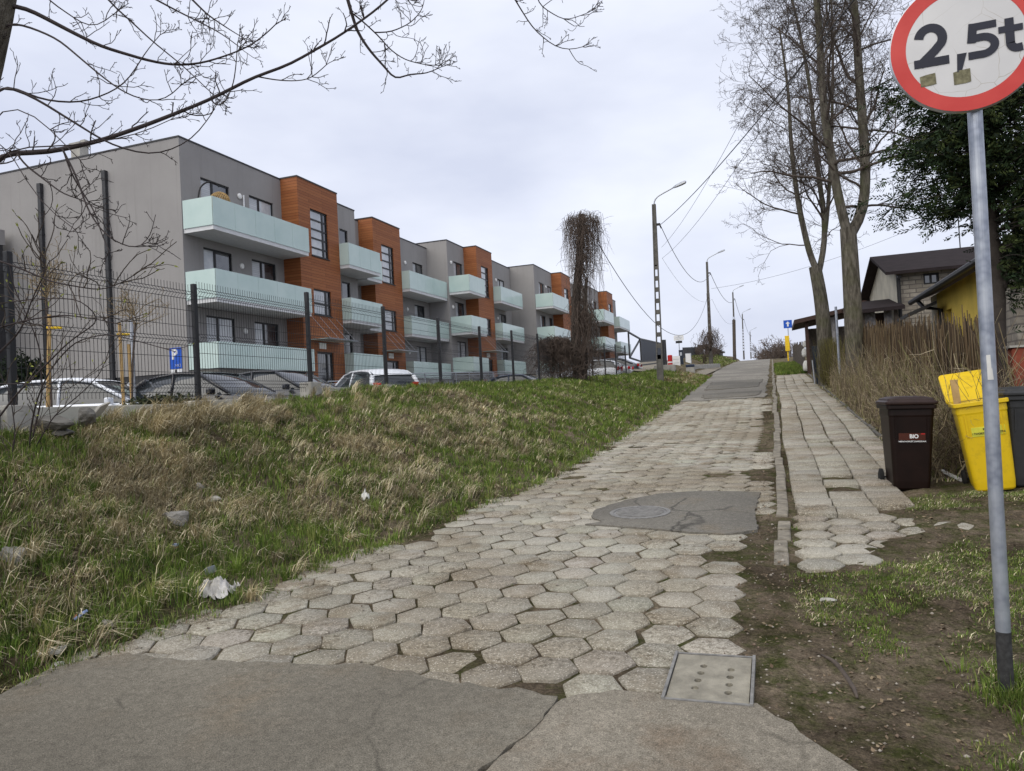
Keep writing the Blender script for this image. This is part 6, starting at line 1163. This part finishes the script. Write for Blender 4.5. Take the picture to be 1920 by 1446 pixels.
# ================================================================ concrete lattice lamp poles and cables
PX_ = -5.0; poles = [(1238, 706, 34.8, 383), (1332.5, 676, 64.7, 491), (1378.6, 668, 108, 548), (1394.8, 668, 140, 589), (1408, 668, 184, 622), (1416.7, 668, 232, 650)]
labs = ['tall concrete lattice lamp pole nearest to the camera, left of the road', 'second concrete lamp pole with dead vines round its foot', 'third concrete lamp pole up the left side of the road', 'fourth concrete lamp pole up the left side of the road', 'fifth concrete lamp pole, small beside the road crest', 'sixth and farthest lamp pole, tiny at the road crest']
tops = []
for (x, yb_, Y, yt), lab in zip(poles, labs):
    b = at(x, yb_, Y=Y); tpz = at(x-8*34.8/Y, yt, Y=Y)[2]; Xp = b[0]; zb = b[2]; H = tpz-zb; t = thing('street_lamp', lab, 'street lamp', (Xp, Y, zb), group='concrete lamp poles along the road')
    m = MB(); wb, wt = .145, .085; solid = H*.36
    def hw_(z): return wb+(wt-wb)*z/H
    lean = .16*H/8
    for s in (-1, 1): m.add([(Xp+lean*z/H+s*hw_(z)-(.045 if s > 0 else 0)+q, Y+yy, zb+z) for z in (-.6, H) for q, yy in ((0, -.09), (.045, -.09), (.045, .09), (0, .09))], [(0, 3, 2, 1), (4, 5, 6, 7), (0, 1, 5, 4), (1, 2, 6, 5), (2, 3, 7, 6), (3, 0, 4, 7)])
    z = .9
    m.box(Xp-hw_(0)+.05, Y-.06, zb-.6, Xp+hw_(0)-.05, Y+.06, zb+1.0)
    while z < H-solid: m.obox((Xp+lean*z/H, Y, zb+z), (hw_(z)-.03, 0, 0), (0, .06, 0), (0, 0, .10)); z += .52
    m.add([(Xp+lean*zz_/H+s*(hw_(zz_)-.03), Y+yy, zb+zz_) for zz_ in (H-solid, H) for s, yy in ((-1, -.06), (1, -.06), (1, .06), (-1, .06))], [(0, 3, 2, 1), (4, 5, 6, 7), (0, 1, 5, 4), (1, 2, 6, 5), (2, 3, 7, 6), (3, 0, 4, 7)])
    m.build('pole', 'concrete_dark', t)
    tx = Xp+lean; a0 = np.array([tx, Y, zb+H]); arm = spline([a0-(0, 0, .3), a0+(0, 0, .15), a0+(.12, 0, .32), a0+(.55, 0, .50), a0+(.95, 0, .66)], 12); MB().tube(arm, .032, 8).build('arm', 'steel', t, smooth=True)
    hd = MB(); e = arm[-1]; d = np.array([.93, 0, .30]); d /= np.linalg.norm(d); nrm = np.array([-d[2], 0, d[0]])
    V = []
    for f_, w, hh in ((0, .05, .045), (.12, .09, .06), (.38, .125, .07), (.55, .11, .06), (.60, .04, .02)): V += [e+d*f_+np.array([0, s*w, 0])+nrm*k*hh for s, k in ((-1, -.7), (1, -.7), (1, .5), (.6, 1), (-.6, 1), (-1, .5))]
    hd.add(V, [(i*6+k, i*6+(k+1) % 6, (i+1)*6+(k+1) % 6, (i+1)*6+k) for i in range(4) for k in range(6)]+[tuple(range(6))[::-1], tuple(24+k for k in range(6))]).build('lamp_head', 'steel', t)
    bk = MB().obox((tx+.16, Y, zb+H-.95), (.08, 0, 0), (0, .04, 0), (0, 0, .05)); bk.tube([(tx+.2, Y, zb+H-.95), (tx+.28, Y, zb+H-1.15)], .03, 6); bk.build('cable_bracket', 'black_plastic', t)
    tops.append(np.array([tx+.24, Y, zb+H-.98]))
def cable(label, a, b, sag, r, group='overhead cables'):
    a = np.array(a, float); b = np.array(b, float); tt = np.linspace(0, 1, 28)[:, None]; p = a+(b-a)*tt; p[:, 2] -= (4*sag*tt*(1-tt))[:, 0]; tag(MB().tube(p, r*.72, 5).build('overhead_cable', 'wire'), label, 'cable', group)
cable('thick overhead cable rising from the nearest lamp pole to the upper right', tops[0], tops[0]+(at(1540, 20, Y=14)-tops[0])*1.55, .55, .018)
cable('thick cable sagging between the first and second lamp poles', tops[0], tops[1], 1.55, .022)
cable('thick cable sagging between the second and third lamp poles', tops[1], tops[2], 1.3, .03)
cable('thick cable between the third and fourth lamp poles', tops[2], tops[3], .9, .035)
cable('thick cable between the fourth and fifth lamp poles', tops[3], tops[4], .9, .035)
l0 = tops[0]-(0, 0, 1.05); l1 = tops[0]-(0, 0, 1.55)
cable('thin upper wire from the nearest lamp pole towards the forked tree', l0, (2.0, 8, 8.2), .6, .008); cable('thin lower wire from the nearest lamp pole towards the forked tree', l1, (2.2, 8, 7.4), .6, .008)
cable('thin faint wire between the first and second lamp poles', l1, tops[1]-(0, 0, 2.2), .9, .008); cable('thin faint wire below the thick cable beyond the second lamp pole', tops[1]-(0, 0, 2.2), tops[2]-(0, 0, 2.6), 1.4, .012)
cable('thin wire crossing the road to the roofs on the right', tops[1]-(0, 0, 1.3), (8.5, 52, 11.0), .5, .014)
tp2 = at(1327.5, 550, Y=66); bt2 = at(1334, 676, Y=66); t = thing('utility_pole', 'short dark wooden pole just left of the second lamp pole', 'pole', (bt2[0], 66, bt2[2])); MB().tube([(bt2[0], 66, bt2[2]-.5), (tp2[0], 66, tp2[2])], .13, 10).build('pole', 'old_wood', t)
cable('low cable sagging from the vine covered pole to the short wooden pole', at(1122, 457, Y=Yv), (tp2[0], 66, tp2[2]-.1), 3.3, .018)
b3 = at(1377, 672, Y=106); t3 = at(1376, 600, Y=106); t = thing('utility_pole', 'short thick dark pole in front of the third lamp pole', 'pole', (b3[0], 106, b3[2])); MB().tube([(b3[0], 106, b3[2]-.5), (t3[0], 106, t3[2])], .22, 10).build('pole', 'old_wood', t)
# vines hanging at the second pole
q = at(1330, 625, Y=64.3); L = [hang(q+np.array([R1.normal(0, .45), R1.normal(0, .3), R1.normal(0, .25)]), R1.uniform(.6, 2.2), .014, .05) for k in range(150)]; t = thing('dead_vine', 'dead vine hanging round the foot of the second lamp pole', 'vine', q); twigs('stems', L, 'vine', t)
